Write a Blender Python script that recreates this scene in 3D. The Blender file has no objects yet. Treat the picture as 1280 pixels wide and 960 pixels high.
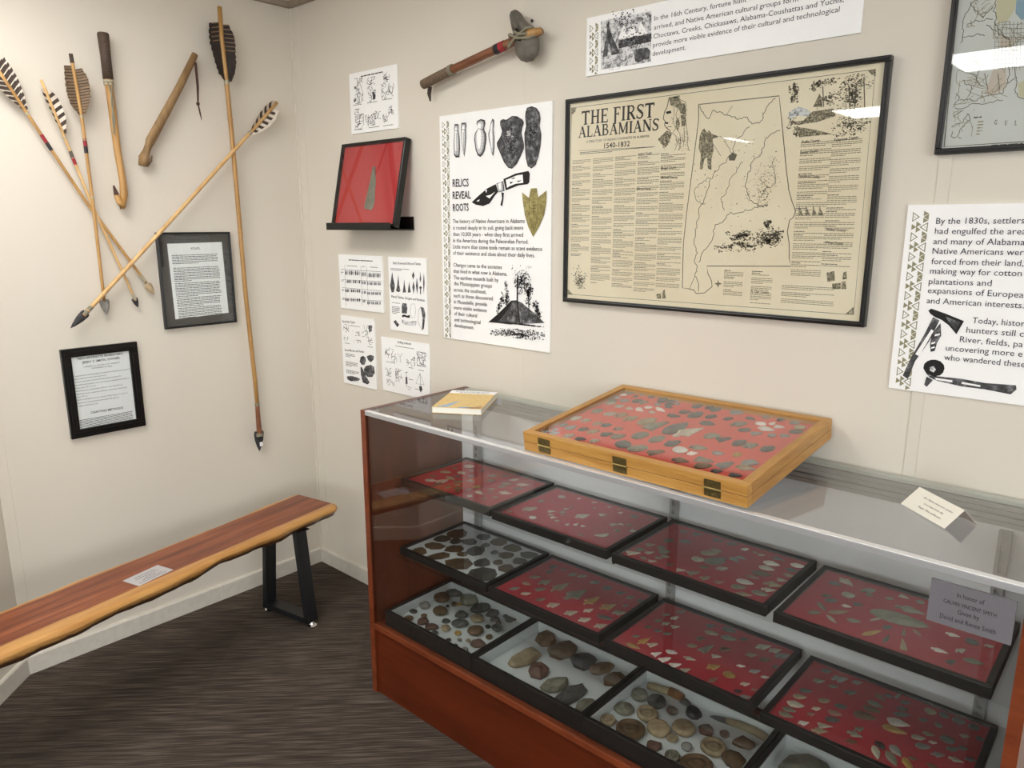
import bpy, bmesh, math, random
from mathutils import Vector, Matrix, Euler
random.seed(7)
sc = bpy.context.scene
# ------------------------------------------------------------------ camera
cam_d = bpy.data.cameras.new('camera'); cam = bpy.data.objects.new('camera', cam_d); sc.collection.objects.link(cam)
cam_d.sensor_width = 36.0; cam_d.lens = 36.0 * 926.168 / 1280; cam_d.clip_start = .02
YAW, PITCH, ROLL = -.73073, -.21274, -.00061
fw = Vector((math.sin(YAW)*math.cos(PITCH), math.cos(YAW)*math.cos(PITCH), math.sin(PITCH)))
rt = Vector((math.cos(YAW), -math.sin(YAW), 0)); up = rt.cross(fw)
r2 = rt*math.cos(ROLL) + up*math.sin(ROLL); u2 = -rt*math.sin(ROLL) + up*math.cos(ROLL)
cam.matrix_world = Matrix(((r2.x, u2.x, -fw.x, 2.86966), (r2.y, u2.y, -fw.y, -1.84316), (r2.z, u2.z, -fw.z, 1.57), (0, 0, 0, 1)))
sc.camera = cam
# ------------------------------------------------------------------ world, view, light power
wd = bpy.data.worlds.new('world'); sc.world = wd; wd.use_nodes = True
wd.node_tree.nodes['Background'].inputs[0].default_value = (1, .98, .95, 1)
wd.node_tree.nodes['Background'].inputs[1].default_value = .05
sc.view_settings.view_transform = 'Standard'; sc.view_settings.look = 'None'
sc.view_settings.exposure = .95; sc.view_settings.gamma = 1.0
try: sc.view_settings.use_curve_mapping = False
except Exception: pass
sc.cycles.max_bounces = 12; sc.cycles.diffuse_bounces = 5; sc.cycles.glossy_bounces = 5
sc.cycles.transparent_max_bounces = 24; sc.cycles.caustics_reflective = False; sc.cycles.caustics_refractive = False
sc.cycles.use_denoising = True
# ceiling panels: (x centre, y centre, x size, y size, radiance)
LIGHTS = [(2.35, -3.15, 1.2, .6, 7.0), (.93, -4.77, .62, .62, 9.0), (-.86, -5.96, .1, .62, 7.0),
          (.98, -1.38, 1.2, .6, 6.2), (4.75, -3.15, 1.2, .6, 7.0), (4.75, -1.3, 1.2, .6, 4.0)]
FILL_RADIANCE = 3.9   # radiance of two added fill panels, unseen behind and beside the camera
H = 2.452
# ------------------------------------------------------------------ helpers
def lin(c): return tuple(((v/255)/12.92 if v/255 <= .04045 else ((v/255+.055)/1.055)**2.4) for v in c)
def link(o): sc.collection.objects.link(o); return o
def tag(o, label=None, cat=None, group=None, kind=None):
    if label: o['label'] = label
    if cat: o['category'] = cat
    if group: o['group'] = group
    if kind: o['kind'] = kind
    return o
def wmat(o): return wmat(o.parent) @ o.matrix_parent_inverse @ o.matrix_basis if o.parent else o.matrix_basis.copy()
class MB:
    def __init__(s): s.v = []; s.f = []; s.m = []; s.smooth = False
    def add(s, vs, fs, mi=0):
        b = len(s.v); s.v += [tuple(v) for v in vs]
        for f in fs: s.f.append(tuple(b+i for i in f)); s.m.append(mi)
    def box(s, x0, x1, y0, y1, z0, z1, mi=0):
        s.add([(x0,y0,z0),(x1,y0,z0),(x1,y1,z0),(x0,y1,z0),(x0,y0,z1),(x1,y0,z1),(x1,y1,z1),(x0,y1,z1)],
              [(0,3,2,1),(4,5,6,7),(0,1,5,4),(1,2,6,5),(2,3,7,6),(3,0,4,7)], mi)
    def hexa(s, p, mi=0):   # eight points, bottom ring then top ring
        s.add(p, [(0,3,2,1),(4,5,6,7),(0,1,5,4),(1,2,6,5),(2,3,7,6),(3,0,4,7)], mi)
    def fbox(s, o, ex, ey, ez, a0, a1, b0, b1, c0, c1, mi=0):
        P = lambda a, b, c: o + ex*a + ey*b + ez*c
        s.hexa([P(a0,b0,c0),P(a1,b0,c0),P(a1,b1,c0),P(a0,b1,c0),P(a0,b0,c1),P(a1,b0,c1),P(a1,b1,c1),P(a0,b1,c1)], mi)
    def prism(s, pts, o, ex, ey, ez, h0, h1, mi=0, mi_side=None):
        n = len(pts)
        vs = [o+ex*a+ey*b+ez*h0 for a, b in pts] + [o+ex*a+ey*b+ez*h1 for a, b in pts]
        s.add(vs, [tuple(range(n-1, -1, -1)), tuple(range(n, 2*n))], mi)
        b = len(s.v)-2*n
        for i in range(n):
            j = (i+1) % n; s.f.append((b+i, b+j, b+n+j, b+n+i)); s.m.append(mi if mi_side is None else mi_side)
    def tube(s, path, rad, n=10, mi=0, flat=1.0, caps=True, upv=None):
        path = [Vector(p) for p in path]
        if not hasattr(rad, '__len__'): rad = [rad]*len(path)
        rings = []
        ref = Vector(upv) if upv else None
        b = len(s.v)
        for i, p in enumerate(path):
            d = (path[min(i+1, len(path)-1)] - path[max(i-1, 0)]).normalized()
            a = ref if ref else (Vector((0,0,1)) if abs(d.z) < .9 else Vector((1,0,0)))
            u = a.cross(d).normalized(); w = d.cross(u).normalized()
            for k in range(n):
                t = 2*math.pi*k/n; s.v.append(tuple(p + u*math.cos(t)*rad[i] + w*math.sin(t)*rad[i]*flat))
        for i in range(len(path)-1):
            for k in range(n):
                k2 = (k+1) % n; s.f.append((b+i*n+k, b+i*n+k2, b+(i+1)*n+k2, b+(i+1)*n+k)); s.m.append(mi)
        if caps:
            s.f.append(tuple(b+k for k in range(n-1, -1, -1))); s.m.append(mi)
            e = b+(len(path)-1)*n; s.f.append(tuple(e+k for k in range(n))); s.m.append(mi)
    def ell(s, c, rx, ry, rz, n=16, m=8, mi=0, ex=Vector((1,0,0)), ey=Vector((0,1,0)), ez=Vector((0,0,1))):
        c = Vector(c); b = len(s.v)
        for i in range(m+1):
            ph = -math.pi/2 + math.pi*i/m
            for k in range(n):
                t = 2*math.pi*k/n
                s.v.append(tuple(c + ex*(rx*math.cos(ph)*math.cos(t)) + ey*(ry*math.cos(ph)*math.sin(t)) + ez*(rz*math.sin(ph))))
        for i in range(m):
            for k in range(n):
                k2 = (k+1) % n; s.f.append((b+i*n+k, b+i*n+k2, b+(i+1)*n+k2, b+(i+1)*n+k)); s.m.append(mi)
    def lathe(s, prof, o, ex, ey, ez, n=20, mi=0, sx=1, sy=1):
        b = len(s.v)
        for r, h in prof:
            for k in range(n):
                t = 2*math.pi*k/n; s.v.append(tuple(o + ex*(r*sx*math.cos(t)) + ey*(r*sy*math.sin(t)) + ez*h))
        for i in range(len(prof)-1):
            for k in range(n):
                k2 = (k+1) % n; s.f.append((b+i*n+k, b+i*n+k2, b+(i+1)*n+k2, b+(i+1)*n+k)); s.m.append(mi)
    def build(s, name, mats, parent=None, org=None, smooth=False, bevel=0, rot=None):
        """link as ONE mesh object; geometry is given in world space and re-based on org (or the parent's origin)"""
        me = bpy.data.meshes.new(name)
        mats = mats if isinstance(mats, (list, tuple)) else [mats]
        if parent is not None: inv = wmat(parent).inverted(); M = None
        else:
            if org is None:
                xs = [v[0] for v in s.v]; ys = [v[1] for v in s.v]; zs = [v[2] for v in s.v]
                org = ((min(xs)+max(xs))/2, (min(ys)+max(ys))/2, min(zs))
            M = Matrix.Translation(Vector(org)) @ (rot.to_4x4() if rot else Matrix.Identity(4)); inv = M.inverted()
        me.from_pydata([inv @ Vector(v) for v in s.v], [], s.f)
        for m in mats: me.materials.append(m)
        me.polygons.foreach_set('material_index', s.m)
        if smooth: me.polygons.foreach_set('use_smooth', [True]*len(me.polygons))
        me.update()
        o = link(bpy.data.objects.new(name, me))
        if parent is not None: o.parent = parent
        else: o.matrix_world = M
        if bevel:
            b = o.modifiers.new('bevel', 'BEVEL'); b.width = bevel; b.segments = 2; b.limit_method = 'ANGLE'
        return o
def empty(name, loc, label, cat, group=None, M=None):
    o = link(bpy.data.objects.new(name, None)); o.empty_display_size = .05
    o.matrix_world = M if M is not None else Matrix.Translation(Vector(loc))
    o.matrix_world = o.matrix_world.copy()
    if M is None: o.location = loc
    bpy.context.view_layer.update()
    return tag(o, label, cat, group)
# ------------------------------------------------------------------ materials
MATS = {}
class NT:
    def __init__(s, name):
        s.m = bpy.data.materials.new(name); s.m.use_nodes = True; s.t = s.m.node_tree; s.b = s.t.nodes['Principled BSDF']
    def n(s, typ, **kw):
        x = s.t.nodes.new(typ)
        for k, v in kw.items():
            if k in x.inputs: x.inputs[k].default_value = v
            else: setattr(x, k, v)
        return x
    def l(s, a, b): s.t.links.new(a, b)
    def coord(s, scale=(1,1,1), rot=(0,0,0), kind='Object'):
        tc = s.n('ShaderNodeTexCoord'); mp = s.n('ShaderNodeMapping'); s.l(tc.outputs[kind], mp.inputs[0])
        mp.inputs['Scale'].default_value = scale; mp.inputs['Rotation'].default_value = rot; return mp.outputs[0]
    def noise(s, vec, scale, detail=4, rough=.55):
        x = s.n('ShaderNodeTexNoise'); x.inputs['Scale'].default_value = scale; x.inputs['Detail'].default_value = detail
        x.inputs['Roughness'].default_value = rough
        if vec is not None: s.l(vec, x.inputs['Vector'])
        return x.outputs[0]
    def ramp(s, fac, stops, interp='LINEAR'):
        r = s.n('ShaderNodeValToRGB'); r.color_ramp.interpolation = interp
        e = r.color_ramp.elements
        while len(e) > 1: e.remove(e[0])
        e[0].position = stops[0][0]; e[0].color = (*stops[0][1], 1)
        for p, c in stops[1:]:
            q = e.new(p); q.color = (*c, 1)
        s.l(fac, r.inputs[0]); return r.outputs[0]
    def mix(s, fac, a, b, mode='MIX'):
        x = s.n('ShaderNodeMix', data_type='RGBA', blend_type=mode)
        if isinstance(fac, (int, float)): x.inputs[0].default_value = fac
        else: s.l(fac, x.inputs[0])
        for sock, v in ((x.inputs[6], a), (x.inputs[7], b)):
            if isinstance(v, tuple): sock.default_value = (*v[:3], 1)
            else: s.l(v, sock)
        return x.outputs[2]
    def out(s, col=None, rough=.5, metal=0, spec=.5, bump=None, bstr=.2, bdist=.002):
        if col is not None:
            if isinstance(col, tuple): s.b.inputs['Base Color'].default_value = (*col[:3], 1)
            else: s.l(col, s.b.inputs['Base Color'])
        s.b.inputs['Roughness'].default_value = rough; s.b.inputs['Metallic'].default_value = metal
        s.b.inputs['Specular IOR Level'].default_value = spec
        if bump is not None:
            bp = s.n('ShaderNodeBump'); bp.inputs['Strength'].default_value = bstr; bp.inputs['Distance'].default_value = bdist
            s.l(bump, bp.inputs['Height']); s.l(bp.outputs[0], s.b.inputs['Normal'])
        MATS[s.m.name] = s.m; return s.m
def plain(name, rgb, rough=.5, metal=0, var=.08, scale=30, spec=.5):
    t = NT(name); c = lin(rgb); v = t.noise(t.coord(), scale)
    return t.out(t.ramp(v, [(.3, tuple(x*(1-var) for x in c)), (.7, tuple(min(1, x*(1+var)) for x in c))]), rough, metal, spec)
def wood(name, dark, light, scale, stretch, rough=.4, rot=(0,0,0), spec=.5):
    t = NT(name); v = t.coord(stretch, rot)
    a = t.noise(v, scale, 6, .62); b = t.noise(v, scale*5, 3, .6)
    f = t.mix(.3, a, b)
    return t.out(t.ramp(f, [(.33, lin(dark)), (.5, tuple((p+q)/2 for p, q in zip(lin(dark), lin(light)))), (.68, lin(light))]), rough, 0, spec, f, .08, .001)
def stone(name, dark, light, scale=70, rough=.62):
    t = NT(name); v = t.coord(); oi = t.n('ShaderNodeObjectInfo')
    a = t.noise(v, scale, 5, .65); b = t.noise(v, scale*.25, 2, .5); f = t.mix(.45, a, b)
    c = t.ramp(f, [(.34, lin(dark)), (.64, lin(light))])
    k = t.n('ShaderNodeMapRange'); t.l(oi.outputs['Random'], k.inputs[0]); k.inputs[3].default_value = .85; k.inputs[4].default_value = 1.25
    hv = t.n('ShaderNodeHueSaturation'); t.l(c, hv.inputs['Color']); t.l(k.outputs[0], hv.inputs['Value'])
    return t.out(hv.outputs[0], rough, 0, .35, a, .5, .002)
# wall paint
t = NT('wall_paint'); v = t.coord(); a = t.noise(v, 1.3, 2); b = t.noise(v, 260, 2)
c0 = lin((217, 210, 197))
WALL = t.out(t.ramp(a, [(.3, tuple(x*.975 for x in c0)), (.7, tuple(x*1.02 for x in c0))]), .62, 0, .3, b, .05, .001)
t = NT('trim_paint'); v = t.coord(); a = t.noise(v, 40, 4)
TRIM = t.out(t.ramp(a, [(.3, lin((206, 200, 188))), (.7, lin((216, 210, 199)))]), .45, 0, .4)
t = NT('carpet'); v = t.coord((1, 1, 1), (0, 0, math.radians(-45)), 'Object')
mp = t.n('ShaderNodeMapping'); t.l(v, mp.inputs[0]); mp.inputs['Scale'].default_value = (6, 250, 1)
a = t.noise(mp.outputs[0], 1.0, 3, .6)
mp2 = t.n('ShaderNodeMapping'); t.l(v, mp2.inputs[0]); mp2.inputs['Scale'].default_value = (6, 90, 1)
a2 = t.noise(mp2.outputs[0], 1.0, 2, .5); b = t.noise(v, 420, 3)
ck = t.n('ShaderNodeTexChecker'); t.l(v, ck.inputs[0]); ck.inputs['Scale'].default_value = 2.0
ck.inputs[1].default_value = (.93, .93, .93, 1); ck.inputs[2].default_value = (1, 1, 1, 1)
f = t.mix(.4, a, a2); c = t.ramp(f, [(.36, lin((60, 52, 47))), (.5, lin((80, 71, 64))), (.64, lin((114, 103, 93)))])
c = t.mix(.35, c, t.ramp(b, [(.3, (.4, .4, .4)), (.7, (1, 1, 1))]), 'MULTIPLY'); c = t.mix(1.0, c, ck.outputs[0], 'MULTIPLY')
CARPET = t.out(c, .95, 0, .1, b, .6, .004)
t = NT('ceiling_tile'); v = t.coord(); b = t.noise(v, 90, 4)
CEIL = t.out(t.ramp(b, [(.3, lin((226, 220, 210))), (.7, lin((238, 233, 224)))]), .85, 0, .2, b, .3, .002)
CASEWOOD = wood('cherry_laminate', (70, 30, 16), (108, 52, 28), 3.5, (3, 3, .35), .32)
CASEWOOD_H = wood('cherry_laminate_lengthwise', (70, 25, 7), (104, 40, 14), 3.5, (.35, 3, 3), .32)
EDGE = wood('cherry_edge_band', (94, 40, 18), (128, 62, 34), 6, (1, 3, 3), .3)
OAK = wood('oak', (164, 114, 52), (204, 156, 84), 9, (.5, 7, 7), .38)
OAK_Y = wood('oak_cross', (158, 109, 50), (198, 150, 80), 9, (7, .5, 7), .38)
ALU = plain('brushed_aluminium', (180, 180, 182), .36, .4, .012, 8)
ALU_D = plain('track_aluminium', (166, 166, 164), .42, .4, .05, 60)
CHROME = plain('chrome', (215, 215, 218), .12, 1.0, .02)
STEEL_BK = plain('black_powder_coat', (24, 25, 28), .42, 0, .15, 200)
BLACK = plain('black_lacquer', (16, 15, 15), .28, 0, .15, 80)
CARDBK = plain('black_paper_wrap', (21, 19, 18), .45, 0, .2, 220)
MATBK = plain('charcoal_mat_board', (62, 58, 56), .6, 0, .05, 200)
WHITE = plain('white_melamine', (222, 223, 224), .4, 0, .015, 20)
FOAM = plain('white_foam_board', (247, 247, 246), .5, 0, .01, 20)
PAPER = plain('white_paper', (246, 247, 248), .7, 0, .01, 40)
CREAM = plain('cream_card', (246, 243, 230), .7, 0, .01, 40)
RED = plain('red_felt', (178, 52, 64), .95, 0, .09, 500, .1)
REDO = plain('coral_felt', (222, 98, 88), .95, 0, .07, 500, .1)
REDBOX = plain('red_mount_board', (190, 62, 67), .9, 0, .06, 500, .1)
COTTON = plain('white_cotton_batting', (222, 226, 228), .95, 0, .05, 160, .1)
PLAQUE = plain('grey_engraved_plate', (108, 105, 110), .5, 0, .03, 200)
PLATE2 = plain('silver_plate', (190, 188, 190), .4, .2, .03, 200)
BRASS = plain('aged_brass', (112, 98, 60), .4, .7, .3, 160)
BRASSP = plain('bright_brass', (200, 180, 120), .3, .9, .1, 160)
t = NT('map_paper'); v = t.coord(); a = t.noise(v, 5, 3); b = t.noise(v, 500, 2)
MAPP = t.out(t.mix(.06, t.ramp(a, [(.3, lin((243, 226, 196))), (.7, lin((249, 236, 210)))]), b, 'MULTIPLY'), .8, 0, .2)
MAPG = plain('pale_chart_paper', (214, 214, 210), .8, 0, .02, 20)
def glass(name, ior=1.5, tint=(1,1,1), rough=0.0):
    m = bpy.data.materials.new(name); m.use_nodes = True; nt = m.node_tree; nt.nodes.clear()
    o = nt.nodes.new('ShaderNodeOutputMaterial'); mx = nt.nodes.new('ShaderNodeMixShader')
    tr = nt.nodes.new('ShaderNodeBsdfTransparent'); gl = nt.nodes.new('ShaderNodeBsdfGlossy'); fr = nt.nodes.new('ShaderNodeFresnel')
    fr.inputs[0].default_value = ior; tr.inputs[0].default_value = (*tint, 1); gl.inputs['Roughness'].default_value = rough
    nt.links.new(fr.outputs[0], mx.inputs[0]); nt.links.new(tr.outputs[0], mx.inputs[1]); nt.links.new(gl.outputs[0], mx.inputs[2])
    nt.links.new(mx.outputs[0], o.inputs[0]); return m
GLASS = glass('clear_glass', 1.5, (.975, .985, .98))
# back faces of a solid pane must use the outside index so that both faces reflect alike
for m_ in (GLASS,):
    nt = m_.node_tree; fr = [x for x in nt.nodes if x.type == 'FRESNEL'][0]
    ge = nt.nodes.new('ShaderNodeNewGeometry'); mm = nt.nodes.new('ShaderNodeMapRange')
    mm.inputs[3].default_value = 1.5; mm.inputs[4].default_value = 1/1.5
    nt.links.new(ge.outputs['Backfacing'], mm.inputs[0]); nt.links.new(mm.outputs[0], fr.inputs[0])
# ink
def flat(name, rgb, rough=.6): 
    t = NT(name); return t.out(lin(rgb), rough, 0, .3)
INKM = dict(k=flat('black_ink', (30, 28, 28)), K=flat('dark_print', (52, 42, 46)), N=flat('navy_print', (46, 42, 58)), w=flat('white_print', (247, 247, 246)),
            h=flat('fine_print', (146, 135, 110)), r=flat('map_line', (84, 78, 66)), T=flat('title_print', (44, 40, 38)), P=flat('map_paper_tone', (244, 230, 202)),
            G=flat('dark_gold_print', (98, 88, 52)), y=flat('pale_yellow_print', (206, 200, 168)), b=flat('pale_blue_print', (140, 168, 186)), o=flat('pale_pink_print', (208, 194, 180)),
            O=flat('olive_print', (142, 138, 110)))
def engr(name, stops, scale):
    t = NT(name); v = t.coord(); a = t.noise(v, scale, 5, .7)
    return t.out(t.ramp(a, stops), .6, 0, .3)
INKM['e'] = engr('light_engraving', [(.3, lin((50, 50, 52))), (.42, lin((140, 140, 142))), (.54, lin((222, 222, 222)))], 75)
INKM['E'] = engr('dark_engraving', [(.34, lin((36, 35, 36))), (.52, lin((80, 80, 82))), (.72, lin((158, 158, 160)))], 60)
INKM['L'] = flat('light_grey_print', (204, 204, 206)); INKM['d'] = flat('mid_grey_print', (132, 132, 134))
INKM['f'] = engr('fine_map_engraving', [(.4, lin((78, 72, 62))), (.5, lin((126, 116, 96))), (.6, lin((200, 188, 156)))], 300)
INKM['m'] = flat('soft_map_ink', (104, 96, 80))
INKM['g'] = engr('gold_engraving', [(.36, lin((122, 112, 66))), (.64, lin((172, 160, 104)))], 70)
INKKEYS = list(INKM); INKLIST = [INKM[k] for k in INKKEYS]
# stones by colour key
ST = dict(w=stone('white_quartz', (206, 196, 186), (240, 234, 226)), c=stone('cream_chert', (158, 146, 128), (206, 196, 178)), t=stone('tan_chert', (126, 108, 84), (178, 158, 126)),
          y=stone('ochre_jasper', (150, 112, 52), (196, 160, 88)), g=stone('grey_chert', (112, 110, 106), (158, 156, 150)), d=stone('dark_grey_chert', (60, 60, 60), (104, 102, 98)),
          k=stone('black_flint', (26, 26, 30), (62, 60, 62)), b=stone('brown_stone', (72, 54, 38), (122, 96, 68)), r=stone('reddish_stone', (122, 84, 74), (172, 132, 118)),
          n=stone('greenish_grey_chert', (100, 98, 84), (146, 142, 124)))
RSTONE = stone('dark_reddish_pebble', (74, 54, 46), (120, 90, 78))
SHERD = dict(b=stone('brown_pottery', (66, 52, 38), (106, 86, 62), 110), d=stone('grey_pottery', (56, 54, 50), (92, 88, 80), 110))
CNAME = dict(w='white', c='cream', t='tan', y='ochre', g='grey', d='dark grey', k='black', b='brown', r='reddish', n='greenish grey')
# ------------------------------------------------------------------ room shell
def struct(mb, name, mat, **k): return tag(mb.build(name, mat, **k), kind='structure')
X1, Y1 = 6.2, -7.2
m = MB(); m.box(-1.6, X1+.1, Y1-.1, .1, -.06, 0); struct(m, 'floor', CARPET, org=(2, -3, 0))
m = MB(); m.box(-1.6, X1+.1, Y1-.1, .1, H, H+.06); struct(m, 'ceiling', CEIL)
m = MB(); m.box(-.1, X1+.1, 0, .1, 0, H); struct(m, 'wall_back', WALL)
m = MB(); m.prism([(0, .0), (0, -1.235), (.16, -1.395), (.16, -2.3), (-1.5, -2.3), (-1.5, -2.2), (-.1, -2.2), (-.1, 0)], Vector((0,0,0)), Vector((1,0,0)), Vector((0,1,0)), Vector((0,0,1)), 0, H); struct(m, 'wall_left', WALL)
m = MB(); m.box(-1.6, -1.5, Y1, -2.2, 0, H); struct(m, 'wall_far_left', WALL)
m = MB(); m.box(-1.6, X1+.1, Y1-.1, Y1, 0, H); struct(m, 'wall_front', WALL)
m = MB(); m.box(X1, X1+.1, Y1, 0, 0, H); struct(m, 'wall_right', WALL)
fill_mat = bpy.data.materials.new('fill_glow'); fill_mat.use_nodes = True; nt = fill_mat.node_tree; nt.nodes.clear()  # glow of the added fill panels, no real sky behind them
o_ = nt.nodes.new('ShaderNodeOutputMaterial'); q = nt.nodes.new('ShaderNodeEmission'); q.inputs[0].default_value = (.93, .97, 1, 1); q.inputs[1].default_value = FILL_RADIANCE
nt.links.new(q.outputs[0], o_.inputs[0])
def fill_panel(n, c, eu, en, w, z0, z1):  # window-shaped glowing panel, added out of view to brighten the upper walls
    c, eu, en = Vector(c), Vector(eu), Vector(en); r = empty(f'fill_panel_{n}', c+Vector((0,0,z0)), None, None); r['kind'] = 'structure'; Z = Vector((0,0,1))
    m = MB(); b = .06
    for a in ((-w/2-b, w/2+b, z0-b, z0), (-w/2-b, w/2+b, z1, z1+b), (-w/2-b, -w/2, z0, z1), (w/2, w/2+b, z0, z1), (-.02, .02, z0, z1)): m.fbox(c, eu, Z, en, *a, .001, .03)
    m.build('frame', TRIM, r); m = MB(); m.fbox(c, eu, Z, en, -w/2, w/2, z0, z1, .001, .008); m.build('pane', fill_mat, r)
fill_panel(1, (3.9, Y1, 0), (1,0,0), (0,1,0), 3.2, .9, 2.25)
fill_panel(2, (X1, -3.4, 0), (0,1,0), (-1,0,0), 3.0, .9, 2.25)
hb = .0698
def base(name, a, b, nrm):
    a, b, nrm = Vector(a), Vector(b), Vector(nrm).normalized()
    d = (b-a); L = d.length; d.normalize(); mm = MB()
    prof = [(0, 0), (.012, 0), (.012, hb-.006), (.008, hb), (0, hb)]
    mm.prism(prof, a, nrm, Vector((0,0,1)), d, 0, L); struct(mm, name, TRIM)
base('baseboard_back', (0.0, 0, 0), (X1, 0, 0), (0, -1, 0))
base('baseboard_left', (0, -1.24, 0), (0, -.012, 0), (1, 0, 0))
base('baseboard_angled', (.165, -1.40, 0), (.0, -1.235, 0), (1, 1, 0)); base('baseboard_near', (.16, -2.3, 0), (.16, -1.395, 0), (1, 0, 0))
def strip(name, x0, x1, y0, y1, z0, z1, mat=WALL):
    mm = MB(); mm.box(x0, x1, y0, y1, z0, z1); struct(mm, name, mat, bevel=.0008)
strip('trim_1', .0, .008, -.008, 0, hb, H); strip('trim_2', .008, .058, -.0016, 0, hb, H)
strip('trim_3', 2.448, 2.474, -.0025, 0, hb, H); strip('trim_4', 1.268, 1.2695, -.0006, 0, hb, H)
strip('trim_5', 0, .0022, -1.235, -1.20, hb, H)
CRN = plain('ceiling_angle', (150, 138, 122), .6)
strip('trim_6', 0, X1, -.024, 0, H-.022, H-.0005, CRN); strip('trim_7', 0, .024, -1.235, -.024, H-.022, H-.0005, CRN)
# ------------------------------------------------------------------ ceiling lights
WHMETAL = plain('white_enamel', (228, 228, 224), .4)
where = ['over the middle of the room', 'further back towards the far wall', 'slim one by the far opening', 'above the bench end of the corner', 'over the right-hand aisle', 'above the right end of the back wall']
for (x, y, w, d, e), wh in zip(LIGHTS, where):
    r = empty('ceiling_light', (x, y, H-.03), 'flat white ceiling light panel ' + wh, 'ceiling light', 'ceiling light panels')
    em = bpy.data.materials.new('light_diffuser'); em.use_nodes = True; nt = em.node_tree; nt.nodes.clear()
    o_ = nt.nodes.new('ShaderNodeOutputMaterial'); q = nt.nodes.new('ShaderNodeEmission'); q.inputs[0].default_value = (1, .982, .95, 1); q.inputs[1].default_value = e
    nt.links.new(q.outputs[0], o_.inputs[0])
    a = MB(); f_ = .02
    for bx in ((x-w/2-f_, x+w/2+f_, y-d/2-f_, y-d/2), (x-w/2-f_, x+w/2+f_, y+d/2, y+d/2+f_), (x-w/2-f_, x-w/2, y-d/2, y+d/2), (x+w/2, x+w/2+f_, y-d/2, y+d/2)):
        a.box(*bx, H-.012, H)
    a.build('frame', WHMETAL, r)
    a = MB(); a.box(x-w/2, x+w/2, y-d/2, y+d/2, H-.008, H-.001); a.build('diffuser', em, r)
# ------------------------------------------------------------------ display case
CX0, CX1, CYF, CYB, CZ = .994, 2.779, -.4695, -.0053, .996
IX0, IX1 = 1.016, 2.757
case = empty('display_case', ((CX0+CX1)/2, (CYF+CYB)/2, 0), 'long glass-topped cherry wood display case against the back wall', 'display case')
for x0, x1 in ((CX0, IX0), (IX1, CX1)):
    m = MB(); m.box(x0, x1, CYF+.003, CYB, 0, CZ); p = m.build('end_panel', CASEWOOD, case, bevel=.001)
    m = MB(); m.box(x0, x1, CYF, CYF+.003, 0, CZ); m.build('edge_band', EDGE, p)
m = MB(); m.box(IX0, IX1, CYF+.008, CYF+.024, 0, .243); m.build('kick_panel', CASEWOOD_H, case)
m = MB(); m.box(IX0, IX1, CYF+.004, CYB-.02, .243, .255); m.box(IX0, IX1, CYF, CYF+.02, .241, .2605, 1); m.build('deck', [CASEWOOD_H, EDGE], case, bevel=.0012)
m = MB(); m.box(IX0, IX1, CYF, CYF+.004, .9816, .9945); m.box(IX0, IX1, CYF, CYF+.016, .9938, .996, 1); m.box(IX0, IX1, CYF+.004, CYF+.010, .984, .9935); m.build('front_rail', [ALU, plain('rail_lip_highlight', (232, 232, 232), .25, .3, .01, 8)], case, bevel=.0006)  # lip colour is lightened to paint in a highlight along the rail top
m = MB()
m.box(IX0, IX1, -.03, -.019, .985, .9935, 1); m.box(IX0, IX1, -.018, CYB, .985, .9930, 1)
for i, zz in enumerate((.975, .962, .949, .936)): m.box(IX0, IX1, -.034+.004*(i % 2), -.010, zz-.003, zz+.0075)
m.box(IX0, IX1, -.012, CYB-.001, .925, .985); m.build('back_rail', [ALU_D, plain('pale_rail_top', (206, 212, 206), .4, .1, .01, 8)], case, bevel=.0005)
m = MB(); m.box(IX0, IX1, CYF+.012, CYB, .9936, .9958); m.build('glass_top', GLASS, case)
m = MB(); m.box(IX0, IX1, CYF+.006, CYF+.010, .2605, .984); m.build('front_glass', GLASS, case)
for x0, x1, y in ((IX0, 1.90, -.016), (1.86, IX1, -.024)):
    m = MB(); m.box(x0, x1, y-.006, y, .256, .933); m.build('sliding_door', WHITE, case)
m = MB(); m.box(IX0, 1.072, -.046, -.034, .256, .93); m.build('back_strip', WHITE, case)
for x in (1.088, 1.88, 2.668):
    m = MB(); m.box(x-.012, x-.005, -.048, -.034, .256, .93); m.box(x+.005, x+.012, -.048, -.034, .256, .93); m.box(x-.005, x+.005, -.040, -.034, .256, .93)
    for k in range(26): m.box(x-.005, x+.005, -.0465, -.040, .27+k*.025, .282+k*.025)
    s_ = m.build('shelf_standard', ALU_D, case)
    for zs in (.7185, .4685):
        m = MB(); m.prism([(0, 0), (.30, -.002), (.30, -.008), (.05, -.03), (0, -.045)], Vector((x-.002, -.0485, zs)), Vector((0,-1,0)), Vector((0,0,1)), Vector((1,0,0)), 0, .004); m.build('bracket', STEEL_BK, case)
for zs in (.7195, .4695):
    m = MB(); m.box(IX0+.006, IX1-.006, -.37, -.05, zs-.001, zs+.005); m.build('shelf', GLASS, case)
m = MB(); m.box(2.6195, 2.7455, CYF-.0005, CYF+.0058, .888, .966); pq = m.build('plaque', PLAQUE, case); pq['label'] = 'grey engraved plaque on the front glass'
m = MB(); m.box(1.173, 1.203, -.0355, -.034, .966, .985); m.build('sticker', plain('pale_blue_sticker', (168, 180, 204), .5), case)
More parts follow.
